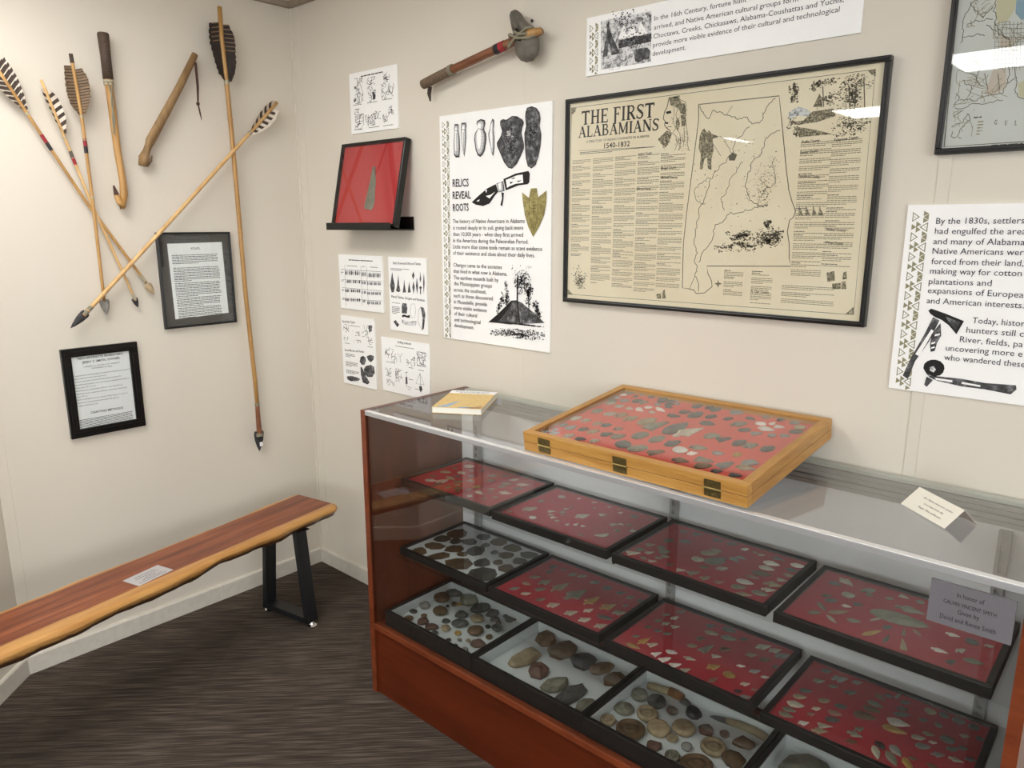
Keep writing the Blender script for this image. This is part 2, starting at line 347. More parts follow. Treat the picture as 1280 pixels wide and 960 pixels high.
# ------------------------------------------------------------------ glass-topped display trays
TR = dict(T1=(1.043,-.357,.75),T2=(1.465,-.366,.75),T3=(1.888,-.368,.75),T4=(2.314,-.377,.75),
 M1=(1.026,-.357,.5),M2=(1.445,-.362,.5),M3=(1.872,-.368,.5),M4=(2.304,-.380,.5),
 B1=(1.045,-.443,.308),B2=(1.4545,-.443,.308),B3=(1.864,-.443,.308),B4=(2.2735,-.443,.308))
ORD = ['first', 'second', 'third', 'fourth']; ROWN = dict(T='upper shelf', M='lower shelf', B='bottom deck')
TDESC = dict(T1='red tray with crowded pale points', T2='red tray with tiny points ringed round a star', T3='red tray with blades in a column', T4='red tray with one very long grey blade',
 M1='white tray of dark pottery sherds', M2='red tray with large points in a diagonal', M3='red tray with scattered small points', M4='red tray crowded with leaf blades',
 B1='deep white tray of rounded pebbles', B2='deep white tray of big hand axes', B3='deep white tray of discs and hafted knives', B4='deep white tray holding one big boulder')
for k, (x, y, z) in TR.items():
    hgt = .0248 if k[0] != 'B' else .0528
    W, D = .4064, .3048
    lab = f"{TDESC[k].replace('tray', 'glass-topped black-edged tray')}, {ROWN[k[0]]}"
    r = empty('display_tray', (x+W/2, y+D/2, z-hgt), lab, 'display tray', f"display trays on the {ROWN[k[0]]}")
    m = MB(); b = .013
    for bx in ((x, x+W, y, y+b), (x, x+W, y+D-b, y+D), (x, x+b, y+b, y+D-b), (x+W-b, x+W, y+b, y+D-b)): m.box(*bx, z-hgt, z)
    m.build('frame', CARDBK, r, bevel=.0015)
    red = k[0] in 'TM' and k != 'M1'
    zm = z-.0065 if k[0] != 'B' else z-.037
    m = MB(); m.box(x+b, x+W-b, y+b, y+D-b, z-hgt+.0005, zm)
    if k[0] == 'B':
        for bx in ((x+b, x+W-b, y+b, y+b+.002), (x+b, x+W-b, y+D-b-.002, y+D-b), (x+b, x+b+.002, y+b, y+D-b), (x+W-b-.002, x+W-b, y+b, y+D-b)): m.box(*bx, zm, z-.003)
    m.build('mat', RED if red else COTTON, r)
    m = MB(); m.box(x+b, x+W-b, y+b, y+D-b, z-.0016, z-.0004); m.build('pane', GLASS, r)
# ------------------------------------------------------------------ oak case on the glass top
OO = Vector((1.662, -.447, .9964)); oex = Vector((1, -.025, .009)).normalized(); 
hd = Vector((.025, 1, 0)).normalized(); oey = (hd*math.cos(.1237)+Vector((0,0,1))*math.sin(.1237)); oey = (oey - oex*oex.dot(oey)).normalized(); oez = oex.cross(oey)
OW, OD, OH = .615, .445, .051
oak = empty('oak_case', OO, 'shallow oak case of stone points on red felt, lid glazed, on the glass top', 'display case')
b = .021
m = MB()
for (z0, z1, g) in ((0, .0245, 0), (.0255, OH, 0)):
    for a in ((0, OW, 0, b), (0, OW, OD-b, OD)): m.fbox(OO, oex, oey, oez, *a, z0, z1, 0)
    for a in ((0, b, b, OD-b), (OW-b, OW, b, OD-b)): m.fbox(OO, oex, oey, oez, *a, z0, z1, 1)
m.fbox(OO, oex, oey, oez, .001, OW-.001, .001, OD-.001, .02, .026, 2)
fr_ = m.build('frame', [OAK, OAK_Y, plain('dark_seam', (70, 42, 20), .7)], oak, bevel=.0012)
m = MB(); m.fbox(OO, oex, oey, oez, b, OW-b, b, OD-b, .0265, OH-.0165); m.build('mat', REDO, oak)
m = MB(); m.fbox(OO, oex, oey, oez, b, OW-b, b, OD-b, OH-.0055, OH-.0035); m.build('pane', GLASS, oak)
for u in (.0705, .301, .537):
    m = MB(); m.fbox(OO, oex, oey, oez, u-.019, u+.019, -.0014, .0006, .0065, .0245); m.fbox(OO, oex, oey, oez, u-.019, u+.019, -.0014, .0006, .0262, .0445)
    for du in (-.011, 0, .011):
        for zz in (.012, .039): m.ell(OO+oex*(u+du)+oey*(-.0014)+oez*zz, .0016, .001, .0016, 8, 4)
    hg = m.build('hinge', BRASS, oak)
    m = MB(); m.tube([OO+oex*(u-.021)+oey*(-.002)+oez*.0253, OO+oex*(u+.021)+oey*(-.002)+oez*.0253], .0021, 8); m.build('pin', BRASSP, hg)
# ------------------------------------------------------------------ bench
BO = Vector((.209, -.264, 0)); bd = Vector((.1787, -.984, 0)).normalized(); bn = Vector((-bd.y, bd.x, 0)); ZT = .45
bench = empty('bench', BO+bd*.7+bn*.12, 'long live-edge wooden bench on black steel legs along the pale wall', 'bench')
t = NT('bench_slab_wood')
def bench_mat():
    v = t.coord((1,1,1)); sx = t.n('ShaderNodeSeparateXYZ'); t.l(v, sx.inputs[0])
    mp = t.n('ShaderNodeMapping'); t.l(v, mp.inputs[0]); mp.inputs['Scale'].default_value = (1.6, 22, 22)
    a = t.noise(mp.outputs[0], 1.5, 6, .65); w = t.noise(v, 5, 3)
    heart = t.ramp(a, [(.3, lin((84, 38, 22))), (.5, lin((126, 64, 37))), (.7, lin((156, 90, 54)))])
    sap = t.ramp(a, [(.3, lin((164, 110, 58))), (.7, lin((204, 156, 92)))])
    ad = t.n('ShaderNodeMath', operation='MULTIPLY_ADD'); t.l(w, ad.inputs[0]); ad.inputs[1].default_value = .02; t.l(sx.outputs[1], ad.inputs[2])
    f = t.ramp(ad.outputs[0], [(0, (1,1,1)), (.118, (1,1,1)), (.125, (1,1,1))])
    mr = t.n('ShaderNodeMapRange'); t.l(ad.outputs[0], mr.inputs[0]); mr.inputs[1].default_value = .088; mr.inputs[2].default_value = .096
    mr2 = t.n('ShaderNodeMapRange'); t.l(ad.outputs[0], mr2.inputs[0]); mr2.inputs[1].default_value = -.092; mr2.inputs[2].default_value = -.100; mr2.inputs[3].default_value = 0; mr2.inputs[4].default_value = 1
    mx = t.n('ShaderNodeMath', operation='MAXIMUM'); t.l(mr.outputs[0], mx.inputs[0]); t.l(mr2.outputs[0], mx.inputs[1])
    c = t.mix(mx.outputs[0], heart, sap)
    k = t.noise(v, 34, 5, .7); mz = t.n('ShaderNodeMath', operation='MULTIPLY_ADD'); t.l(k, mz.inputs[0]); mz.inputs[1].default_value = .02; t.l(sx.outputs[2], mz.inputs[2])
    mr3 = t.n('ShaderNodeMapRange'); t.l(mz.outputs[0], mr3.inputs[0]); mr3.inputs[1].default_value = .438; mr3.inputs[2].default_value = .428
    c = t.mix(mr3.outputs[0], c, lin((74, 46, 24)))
    return t.out(c, .3, 0, .45, a, .06, .001)
SLAB = bench_mat()
m = MB(); LB = 1.83; N = 76; rng = random.Random(3)
def wav(s, ph): return .006*math.sin(s*7+ph)+.004*math.sin(s*17+ph*2)+.002*math.sin(s*41+ph)
prof = []
for i in range(N+1):
    s_ = LB*i/N; e = 1.0
    if i == 0: e = .93
    fr1 = .2385*e + wav(s_, 1.0) + .012*min(1, max(0, s_-.4)/.5); bk = .0+(1-e)*.1 + wav(s_, 4.2)*.7
    sk = -.045*(1-min(1, s_/.05))*0
    prof.append((s_, bk, fr1))
th = .047
secs = []
for s_, bk, fr1 in prof:
    c = .0; row = []
    u = wav(s_*2, .5)
    for (a, z) in ((bk+.004, ZT), (fr1-.016, ZT), (fr1-.004, ZT-.004), (fr1+.002, ZT-.014), (fr1-.004, ZT-.028+u), (fr1-.02, ZT-th+u*.6), (bk+.022, ZT-th), (bk+.004, ZT-.03), (bk-.003, ZT-.012), (bk-.001, ZT-.003)):
        sh = s_ + (.055-.30*(a-.0))*0 
        row.append(BO + bd*(sh - .03 + .13*a*0) + bn*a + Vector((0,0,z)))
    secs.append(row)
k = len(secs[0]); vs = [p for r_ in secs for p in r_]
fs = [(i*k+j, i*k+(j+1) % k, (i+1)*k+(j+1) % k, (i+1)*k+j) for i in range(N) for j in range(k)] + [tuple(range(k-1, -1, -1)), tuple(N*k+j for j in range(k))]
m.add(vs, fs)
bench.rotation_euler = (0, 0, math.atan2(bd.y, bd.x)); bench.location = BO+bd*.7+bn*.12; bpy.context.view_layer.update()
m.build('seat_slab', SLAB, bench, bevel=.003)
for s0 in (.155, 1.67):
    O = BO + bd*s0
    m = MB()
    A0, A1 = -.012, .252; t0, t1 = .035, .205; w = .046; zt = ZT-th+.002; d2 = .026
    def bar(p, q, wd):
        (a0, z0), (a1, z1) = p, q
        pts = [O+bn*(a0-wd/2)+Vector((0,0,z0))-bd*d2, O+bn*(a0+wd/2)+Vector((0,0,z0))-bd*d2, O+bn*(a0+wd/2)+Vector((0,0,z0))+bd*d2, O+bn*(a0-wd/2)+Vector((0,0,z0))+bd*d2,
               O+bn*(a1-wd/2)+Vector((0,0,z1))-bd*d2, O+bn*(a1+wd/2)+Vector((0,0,z1))-bd*d2, O+bn*(a1+wd/2)+Vector((0,0,z1))+bd*d2, O+bn*(a1-wd/2)+Vector((0,0,z1))+bd*d2]
        m.hexa(pts)
    wd = .022
    bar((A0+wd/2, .02), (t0, zt), wd); bar((A1-wd/2, .02), (t1, zt), wd)
    m.fbox(O, bn, bd, Vector((0,0,1)), A0, A1, -d2, d2, .02, .042)
    m.fbox(O, bn, bd, Vector((0,0,1)), t0-.03, t1+.03, -d2, d2, zt-.005, zt)
    lf = m.build('leg_frame', STEEL_BK, bench, bevel=.001)
    for a in (A0+.012, A1-.008):
        m = MB(); m.lathe([(0, 0), (.021, 0), (.021, .005), (.012, .011), (.007, .02)], O+bn*a, Vector((1,0,0)), Vector((0,1,0)), Vector((0,0,1)), 16); m.build('foot', CHROME, lf)
pc = [Vector((.4443, -.922, ZT)), Vector((.519, -.902, ZT)), Vector((.552, -1.025, ZT)), Vector((.476, -1.046, ZT))]
m = MB(); m.hexa([p-Vector((0,0,.0005)) for p in (pc[3], pc[2], pc[1], pc[0])] + [p+Vector((0,0,.0012)) for p in (pc[3], pc[2], pc[1], pc[0])])
bpq = m.build('plaque', PLATE2, bench); bpq['label'] = 'small silver engraved plate'
# ------------------------------------------------------------------ printed panels and frames
INK = {}
INK['R'] = [
('p','k',0,'75.7,737.1 93.9,735.6 95.5,725.4 93.5,715.5 98.9,688.9 100,656.5 96.3,628.2 79.2,628.4 70.2,637.9 69.3,674.8 73.9,711 72.3,723.3'),
('p','d',0,'76.5,733.7 92.1,732.4 93.4,723 91.7,713.7 96.4,689 97.2,658.9 94,632.6 79.3,632.7 71.6,641.5 70.9,675.7 74.8,709.5 73.6,720.8'),
('p','L',0,'76.8,729.9 89.5,728.8 90.6,720.2 89.1,711.8 92.9,689.2 93.5,661.6 90.8,637.5 78.8,637.6 72.6,645.6 72.1,676.8 75.4,707.7 74.4,718.1'),
('p','w',0,'78.1,724.6 85,724 85.6,717 84.7,710.1 86.6,691.9 86.8,669.5 85.2,649.9 78.6,649.8 75.3,656.2 75.2,681.5 77.3,706.5 76.7,714.9'),
('l','d',0.8,'87.3,723.3 95,720.7'),
('l','d',0.8,'87.1,714.2 94.8,711.5'),
('l','d',0.8,'86.9,705 94.6,702.4'),
('l','d',0.8,'86.7,695.9 94.3,693.3'),
('l','d',0.8,'86.5,686.7 94.1,684.1'),
('l','d',0.8,'86.3,677.5 93.9,674.9'),
('l','d',0.8,'86.1,668.3 93.7,665.8'),
('l','d',0.8,'85.8,659.1 93.5,656.5'),
('l','d',0.8,'85.6,649.8 93.3,647.3'),
('p','k',0,'109,738.3 129.9,737.3 132.6,726.4 129.4,714.7 130.7,690.6 125.9,654.8 120.6,628.9 114.8,643.4 109.4,672.1 107.1,704.4 105.7,724.6'),
('p','d',0,'110,735.2 128,734.4 130.3,724.3 127.6,713.4 128.7,691 124.4,657.7 119.8,633.5 114.9,647 110.3,673.6 108.3,703.7 107.2,722.4'),
('p','L',0,'110.7,731.7 125.3,731.2 127.2,721.9 125,711.9 125.8,691.4 122.3,661 118.5,638.9 114.5,651.2 110.8,675.4 109.3,702.9 108.4,720'),
('p','w',0,'112.7,727 120.6,726.9 121.6,719.4 120.3,711.3 120.6,694.7 118.6,669.9 116.3,651.9 114.3,661.8 112.4,681.4 111.7,703.6 111.3,717.5'),
('l','d',0.8,'121.5,725.1 128.2,722.5'),
('l','d',0.8,'121.3,715.8 128,713.3'),
('l','d',0.8,'121.2,706.6 127.8,704.1'),
('l','d',0.8,'121,697.4 127.7,694.9'),
('l','d',0.8,'120.8,688.1 127.5,685.6'),
('l','d',0.8,'120.6,678.9 127.3,676.4'),
('l','d',0.8,'120.4,669.5 127.1,667.1'),
('l','d',0.8,'120.2,660.2 126.9,657.8'),
('l','d',0.8,'120,650.9 126.8,648.5'),
('p','k',0,'182.5,737.9 199.8,742.3 216.8,738.1 220.6,726.9 215.4,715.7 213.6,708 223.1,695.6 224.6,676 216.8,645.1 206.9,629.9 195.3,623.8 183.8,629.3 174.2,647.8 168.3,680 171.5,699.5 185,712.2 182.3,722.3 179.5,730.4'),
('p','d',0,'183.5,734.8 198.4,738.9 213,735.1 216.4,724.7 211.8,714.2 210.3,707.1 218.5,695.6 219.7,677.3 213,648.6 204.4,634.4 194.5,628.7 184.6,633.7 176.3,650.9 171.3,680.8 174.1,699 185.7,710.9 183.3,720.2 181,727.7'),
('p','L',0,'183.8,731.2 195.9,735.1 207.9,731.8 210.6,722.3 206.9,712.7 205.6,706.1 212.2,695.7 213.2,679 207.7,652.6 200.7,639.6 192.6,634.3 184.5,638.9 177.8,654.5 173.8,681.8 176.1,698.4 185.5,709.4 183.6,717.9 181.7,724.7'),
('p','w',0,'185.5,726.3 192.1,729.8 198.6,727.4 200,719.7 197.9,711.8 197.2,706.5 200.8,698.1 201.3,684.5 198.2,663 194.3,652.3 189.9,647.9 185.5,651.5 181.9,664.1 179.9,686.1 181.2,699.6 186.3,708.6 185.3,715.5 184.3,721'),
('l','d',0.8,'201.1,728.1 215,724.9'),
('l','d',0.8,'201,718 214.9,715'),
('l','d',0.8,'200.9,708 214.8,705'),
('l','d',0.8,'200.7,698 214.7,695'),
('l','d',0.8,'200.6,687.9 214.6,684.9'),
('l','d',0.8,'200.5,677.8 214.4,674.9'),
('l','d',0.8,'200.3,667.7 214.3,664.8'),
('l','d',0.8,'200.2,657.6 214.2,654.7'),
('l','d',0.8,'200.1,647.5 214.1,644.6'),
('p','k',0,'253.2,739.5 259.8,731.2 258.6,716 255.7,704.7 260,681.2 259.7,646.3 255,622.4 248.4,631.4 242.4,655.2 235.3,675.2 233.2,694.8 240.1,709.8 244.8,728.7'),
('p','d',0,'252.2,735.9 257.9,728.3 256.8,714.1 254.4,703.5 258,681.7 257.8,649.2 253.7,627 248,635.3 242.9,657.5 236.8,676 235,694.2 240.9,708.2 245,725.8'),
('p','L',0,'250.6,731.9 255.2,725 254.4,712 252.3,702.3 255.3,682.4 255.1,652.7 251.8,632.3 247.1,639.9 243,660.1 238,677 236.6,693.7 241.4,706.5 244.7,722.6'),
('p','w',0,'248,726.1 250.5,720.6 250,710 248.9,702.1 250.4,685.9 250.2,661.8 248.4,645.3 245.9,651.4 243.7,667.7 241,681.3 240.3,694.7 242.9,705.2 244.8,718.4'),
('l','d',0.8,'251.4,725.7 258,723.3'),
('l','d',0.8,'251.3,715.9 257.9,713.4'),
('l','d',0.8,'251.2,706 257.9,703.5'),
('l','d',0.8,'251.1,696.1 257.8,693.6'),
('l','d',0.8,'251,686.1 257.7,683.7'),
('l','d',0.8,'250.9,676.2 257.6,673.8'),
('l','d',0.8,'250.9,666.2 257.5,663.8'),
('l','d',0.8,'250.8,656.2 257.5,653.8'),
('l','d',0.8,'250.7,646.2 257.4,643.9'),
('p','k',0,'286.1,729 297,733.7 313.2,730.4 337.2,739.5 358.3,736.9 381.8,724.4 387,714.7 379.2,698.6 376.7,683.8 387.2,653.1 387.2,638.1 374.3,616.3 358.5,594.3 337.1,579.2 320.9,582.7 301.9,601.1 288.3,625.1 272,653.2 270.9,663 288.6,682.9 294.2,697.8 286.1,715.6'),
('p','E',0,'288.9,727.1 299.1,731.8 314.3,728.6 336.9,737.5 356.7,735.1 378.8,723 383.7,713.6 376.4,697.9 374,683.6 383.9,653.8 384,639.2 371.7,618 356.9,596.7 336.8,582.1 321.6,585.4 303.7,603.2 291,626.5 275.6,653.7 274.6,663.2 291.3,682.5 296.4,696.9 288.8,714.2'),
('s','d',(40, 7),'294.2,716.8 360.4,621.3'),
('s','L',(14, 6),'305.9,699.3 343.1,659.5'),
('s','k',(40, 7),'296.7,733.1 366.2,604.5'),
('p','k',0,'399.6,757.8 417.4,760.8 437.5,754.1 450.1,740.2 454.3,721.7 450.5,700.2 458.2,674 455.1,641.1 447.3,612 436.4,586.5 418.6,576.1 403.1,584.4 395.2,607.5 390.9,645.4 388.6,682.9 395.8,704.7 392,730.9 393.5,745.5'),
('p','E',0,'400.9,755.4 417.6,758.4 436.5,751.9 448.4,738.5 452.3,720.5 448.7,699.6 456,674.2 453,642.3 445.8,614.1 435.5,589.3 418.8,579.2 404.2,587.3 396.8,609.6 392.7,646.3 390.6,682.7 397.3,703.8 393.8,729.2 395.2,743.4'),
('s','d',(40, 7),'399,706.7 439.1,647.9'),
('s','L',(14, 6),'406.1,696 428.5,671.4'),
('s','k',(40, 7),'400.3,716.7 442.6,637.6'),
('p','k',0,'153.1,478.5 184.8,498.3 225.8,521.4 265.6,534.1 276.6,509.9 259.7,496.5 236.7,472.8 207.8,465.2 172.6,469.9'),
('p','w',0,'219.7,497.4 242.7,500.9 262.6,510.3 236.9,489'),
('p','w',0,'175.8,482.1 191.7,487.5 187.5,479.9'),
('p','w',0,'217.1,515.6 225.7,517.4 222.7,507.4'),
('p','k',0,'299,548.6 353.2,563.9 405.7,569.2 412,561.3 410.1,534.8 403.3,529.3 363.9,526.8 331.7,518.2 309.8,512.9'),
('p','w',0,'309.9,545.5 358.5,557.9 382.3,559.5 385,533.8 353.2,532.2 326.3,525.4 315.3,520.6'),
('p','k',0,'268.4,536 299,542.7 304.3,511.1 279.4,507.9'),
('p','d',0,'270.4,535.1 296.7,541.5 301.3,512.1 279.8,509.1'),
('p','L',0,'272.1,534.2 293.5,540.1 297.2,513.3 279.7,510.4'),
('p','w',0,'276.1,534.7 287.8,539.7 289.8,517.9 280.3,515.5'),
('l','d',0.8,'289.7,538.8 298.7,536.5'),
('l','d',0.8,'289.7,535.8 298.6,533.5'),
('l','d',0.8,'289.6,532.8 298.6,530.5'),
('l','d',0.8,'289.6,529.8 298.6,527.5'),
('l','d',0.8,'289.6,526.8 298.6,524.5'),
('l','d',0.8,'289.6,523.8 298.6,521.5'),
('l','d',0.8,'289.6,520.8 298.6,518.5'),
('l','d',0.8,'289.6,517.7 298.6,515.5'),
('l','d',0.8,'289.6,514.7 298.6,512.5'),
('p','k',0,'331.7,549.3 353.2,552.3 342.5,546.9'),
('p','k',0,'358.5,540.5 379.7,542.8 363.9,536.5'),
('p','k',0,'326.3,537.8 342.5,539.2 331.7,531.8'),
('p','k',0,'290.5,507.6 301.6,505.3 298.7,483.6 293.1,461.9 285.9,468 293.2,487.7'),
('p','g',0,'379.8,505.1 408.8,487.1 416.4,515.6 441,515.9 447.4,488.1 481,508 480.4,472.2 472.3,434.4 453.3,400 427.8,365.8 406.7,396.1 391.7,435.1 383.6,474.1'),
('l','G',1.6,'428.3,511.4 429.3,376.7'),
('l','G',1.6,'420.8,473.4 437.3,473.1'),
('l','G',1.6,'420.9,463.8 437.4,463.5'),
('l','G',1.6,'420.9,454.2 437.5,453.9'),
('l','G',1.6,'421,444.5 437.5,444.3'),
('l','G',1.6,'408.8,487.1 411.7,431.1 422.4,392.2'),
('l','G',1.6,'447.4,486.2 446.9,430.8 435.4,392.3'),
('l','G',1.6,'393.3,442.9 403.8,446.7 409.1,436.9 403.9,427.3'),
('l','G',1.6,'468.2,442.1 458,447.9 452,438.4 457.2,426.9'),
('l','k',1.5,'75.2,717 94.6,714.6'),
('l','k',1.5,'107.3,716.5 129.4,713.9'),
('l','k',1.5,'185,713.4 214.2,708.7'),
('l','k',1.5,'84.1,706.2 84.3,637.1'),
('l','k',1.5,'118.6,707.6 117.3,647.3'),
('t','K',(25, 1, 'RELICS'),'61.4,532.3 139.7,531.4'),
('t','K',(25, 1, 'REVEAL'),'60.4,491.2 149.2,490.9'),
('t','K',(25, 1, 'ROOTS'),'60.6,449.8 138.2,450.6'),
('t','K',(13.5, 0, 'The history of Native Americans in Alabama'),'58.8,409.4 391.8,409.5'),
('t','K',(13.5, 0, 'is rooted deeply in its soil, going back more'),'59.8,387.2 385.3,388.2'),
('t','K',(13.5, 0, 'than 10,000 years - when they first arrived'),'59.2,365.5 384.7,365.8'),
('t','K',(13.5, 0, 'in the Americas during the Paleoindian Period.'),'58.7,343.7 407.1,344.2'),
('t','K',(13.5, 0, 'Little more than stone tools remain as scant evidence'),'58.1,322.3 465,323.1'),
('t','K',(13.5, 0, 'of their existence and clues about their daily lives.'),'57.6,300.4 434.6,302'),
('t','K',(13.5, 0, 'Changes came to the societies'),'58.9,259 291.1,259.3'),
('t','K',(13.5, 0, 'that lived in what now is Alabama.'),'58.4,237.3 314.6,238'),
('t','K',(13.5, 0, 'The earthen mounds built by'),'58.6,214.5 275.4,216.1'),
('t','K',(13.5, 0, 'the Mississippian groups'),'59.7,193.9 245.3,194.9'),
('t','K',(13.5, 0, 'across the southeast,'),'58.4,171.9 218.9,172.9'),
('t','K',(13.5, 0, 'such as those discovered'),'57.8,151 247.8,152.2'),
('t','K',(13.5, 0, 'in Moundville, provide'),'58.1,129 221.4,130.3'),
('t','K',(13.5, 0, 'more visible evidence'),'57.6,108 219.7,109.5'),
('t','K',(13.5, 0, 'of their cultural'),'58.7,87 173.3,88.1'),
('t','K',(13.5, 0, 'and technological'),'58.1,64.8 189.5,65.8'),
('t','K',(13.5, 0, 'development.'),'57.6,44.1 157.5,44.4'),
('p','E',0,'226.7,76 270.4,106.1 306,134.9 333.8,157.4 354.4,159.8 381.5,153 408.2,137.2 441.3,119.6 477.1,95.1 408.5,86.6 326.8,76.8 270.2,77.1'),
('p','k',0,'226.7,76 270.4,106.1 306,134.9 333.8,157.4 340.7,157.9 319.9,125.5 284.6,91.5 270.2,77.1'),
('l','k',6,'361.1,235 359.8,159.1 369.5,85.7'),
('l','k',4,'407.9,192.4 411.7,117.3'),
('l','k',3,'309.6,176.4 313,135.4'),
('l','k',2.5,'276.4,143.1 274,106.4'),
('l','k',3,'444.3,144.9 447.9,110.2'),
('s','k',(150, 7),'330.5,279 417.9,178'),
('s','k',(60, 7),'288.8,226.6 325.5,141.4'),
('s','k',(60, 7),'387.9,211.3 434.5,149.2'),
('s','k',(35, 7),'265.1,165.8 293.2,107.9'),
('s','k',(60, 7),'426.5,166.1 466.1,101.7'),
('s','k',(170, 7),'230.3,68.3 482.3,33'),
('s','k',(80, 7),'230.4,82.7 481.7,80.6'),
]
INK['N'] = [
('t','K',(12, 0, 'In the 16th Century, fortune hunt'),'221.7,112.4 479.3,112.2'),
('t','K',(12, 0, 'arrived, and Native American cultural groups form'),'221.4,89.8 607.2,90.5'),
('t','K',(12, 0, 'Choctaws, Creeks, Chickasaws, Alabama-Coushattas and Yuchis,'),'221,68.1 710.8,70.4'),
('t','K',(12, 0, 'provide more visible evidence of their cultural and technological'),'220.6,46.3 703.3,51.2'),
('t','K',(12, 0, 'development.'),'220.2,24.5 319.6,27.1'),
('p','e',0,'48.8,139.4 212.3,138.3 215.9,10.9 52.7,11.9'),
('p','E',0,'57.1,44.1 69,104.1 73.2,137.1 84.1,102.9 116,45.9 87.6,45.2 77.4,79.4 73.9,44.7'),
('p','w',0,'108.7,83.4 125.8,119.2 141.7,84.2'),
('p','w',0,'134.5,82.4 154.9,116.2 170.5,82.6'),
('p','w',0,'163.3,83.7 181.2,115.8 202.2,83.3'),
('p','E',0,'108.8,80.5 214.8,82.5 214.3,61.8 111,59.9'),
('p','E',0,'161.5,41.2 176.8,50.4 203.8,48.2 212.6,39.6 210.7,19 194.5,19.5 178.4,14.2 165.9,19.4'),
('s','k',(60, 6),'49.8,159.6 214.3,92.6'),
('s','k',(70, 6),'100.7,99.1 215.1,44.9'),
('s','k',(40, 4),'53,53.5 155.7,4.6'),
]
INK['S'] = [
('t','N',(13, 0, 'By the 1830s, settlers'),'58.8,372.2 218.8,372.8'),
('t','N',(13, 0, 'had engulfed the area'),'58.5,350.9 224.8,351.1'),
('t','N',(13, 0, 'and many of Alabama'),'58.2,329 224.6,329.8'),
('t','N',(13, 0, 'Native Americans were'),'58.6,308.5 233.4,309.5'),
('t','N',(13, 0, 'forced from their land,'),'58.8,286.1 227.8,287.6'),
('t','N',(13, 0, 'making way for cotton'),'58.3,265.3 227,267.1'),
('t','N',(13, 0, 'plantations and'),'58.3,242.5 176.7,244.6'),
('t','N',(13, 0, 'expansions of European'),'58.4,222.9 244.2,223.6'),
('t','N',(13, 0, 'and American interests.'),'58.5,200.3 238.7,202.2'),
('t','N',(13, 0, 'Today, history'),'150.8,164.1 251.8,165.2'),
('t','N',(13, 0, 'hunters still c'),'141.8,142.8 245.2,143.8'),
('t','N',(13, 0, 'River, fields, pa'),'132,121.4 246.4,121.9'),
('t','N',(13, 0, 'uncovering more e'),'107.1,99.6 248.1,102'),
('t','N',(13, 0, 'who wandered these'),'106.2,78.6 255.1,80.6'),
('p','E',0,'74.8,171 88.2,164.4 72.6,116 49.2,68.2 39,25.8 27.3,32.9 39.1,72.4 61.6,130.7'),
('p','w',0,'74.3,143.7 79.7,140.8 56.2,81.1 47.9,84.7'),
('p','k',0,'64.1,184.4 69.4,189.2 97.8,180.6 135.1,167.1 124,137.3 107.4,155.7 92.6,166 78.3,171.3 68.3,178.2'),
('p','E',0,'98.5,174.2 117.2,168.1 128.8,164 121.8,146.8 109.2,159.7'),
('p','E',0,'75.5,132 91,159.4 95.2,131.4 88.9,115.1 86.3,96.5 78.5,93.5 75.7,108.5'),
('p','w',0,'77.5,113.9 85.2,117.3 84.5,113.3 77.9,110'),
('p','w',0,'82.4,132.7 92.4,136.3 92.1,132.4 82.4,128.8'),
('p','w',0,'78.6,103.5 85.2,106.9 85.2,102.9 78.4,100.3'),
('p','E',0,'67.9,59.9 71.4,49.6 80.6,40.2 103.9,40.7 144.8,41.1 189,38.2 244.6,41.2 246.6,32.7 237.7,20.5 190.6,24.4 146.6,24.4 100.5,29.6 83.5,35.2 74.3,44.7'),
('p','w',0,'92.7,36.5 127.4,35.5 127.9,30.8 95.5,32.1'),
('p','w',0,'145.5,34.6 181.1,32 181.5,28.2 146,30.3'),
('p','k',0,'67.7,55 68.6,64.8 73.8,71.8 81.5,75.9 90.7,77 100.2,74.5 107.4,67.5 109.4,59.9 107.9,50.5 102.5,43.1 92.4,39.6 81.7,40.9 72.9,46.6'),
('p','e',0,'79.8,58.7 87.6,62.4 93.1,55.1 89.2,48 81.8,51'),
('p','E',0,'76.3,36.9 89.9,30.8 78.7,13.6 73.1,17.7'),
]
INK['Q'] = [
('b','k',(9, 0),'72.5,204.4 206.6,199.4'),
('c','k',(26, 1.6),'25.3,198.3 81.1,108.5'),
('c','k',(14, 1.6),'109.9,192.5 157,147.6'),
('c','k',(14, 1.6),'114.3,145 159.4,106.4'),
('c','k',(16, 1.6),'206.8,202.2 240.6,165.3'),
('c','k',(22, 1.6),'194.6,160.7 263.6,110'),
('c','k',(14, 1.6),'27.6,89.7 54.3,59.9'),
('c','k',(22, 1.6),'28.7,68.3 79.8,15.3'),
('c','k',(26, 1.6),'90.8,62.6 151.6,22.9'),
('c','k',(12, 1.6),'142.2,72.7 187.5,42'),
('c','k',(12, 1.6),'195.7,56 232.8,26.4'),
('c','k',(12, 1.6),'228.7,80.5 258.1,50.2'),
('p','E',0,'136.6,139.6 151.6,140 158.2,127 156.4,114 142.2,111.1 140.7,126'),
('p','E',0,'28.5,171 39,171.3 46.2,163 30.4,161.8'),
('p','e',0,'98.8,28.9 112.9,48.6 128,47.3 152.2,31.8 131.8,27.6'),
('p','E',0,'22.2,123.5 36,131.1 40.3,118.6 24.1,113.7'),
('b','k',(5, 0),'17.1,104.4 71.5,103.5'),
('b','k',(5, 0),'106.5,104.4 166.6,103.3'),
('b','k',(5, 0),'195.3,106.2 253.9,104.7'),
('b','k',(5, 0),'19.3,14 69.3,13.7'),
('b','k',(5, 0),'109.6,15.3 173.5,14.3'),
('b','k',(5, 0),'196.7,14.7 254.7,14.3'),
]
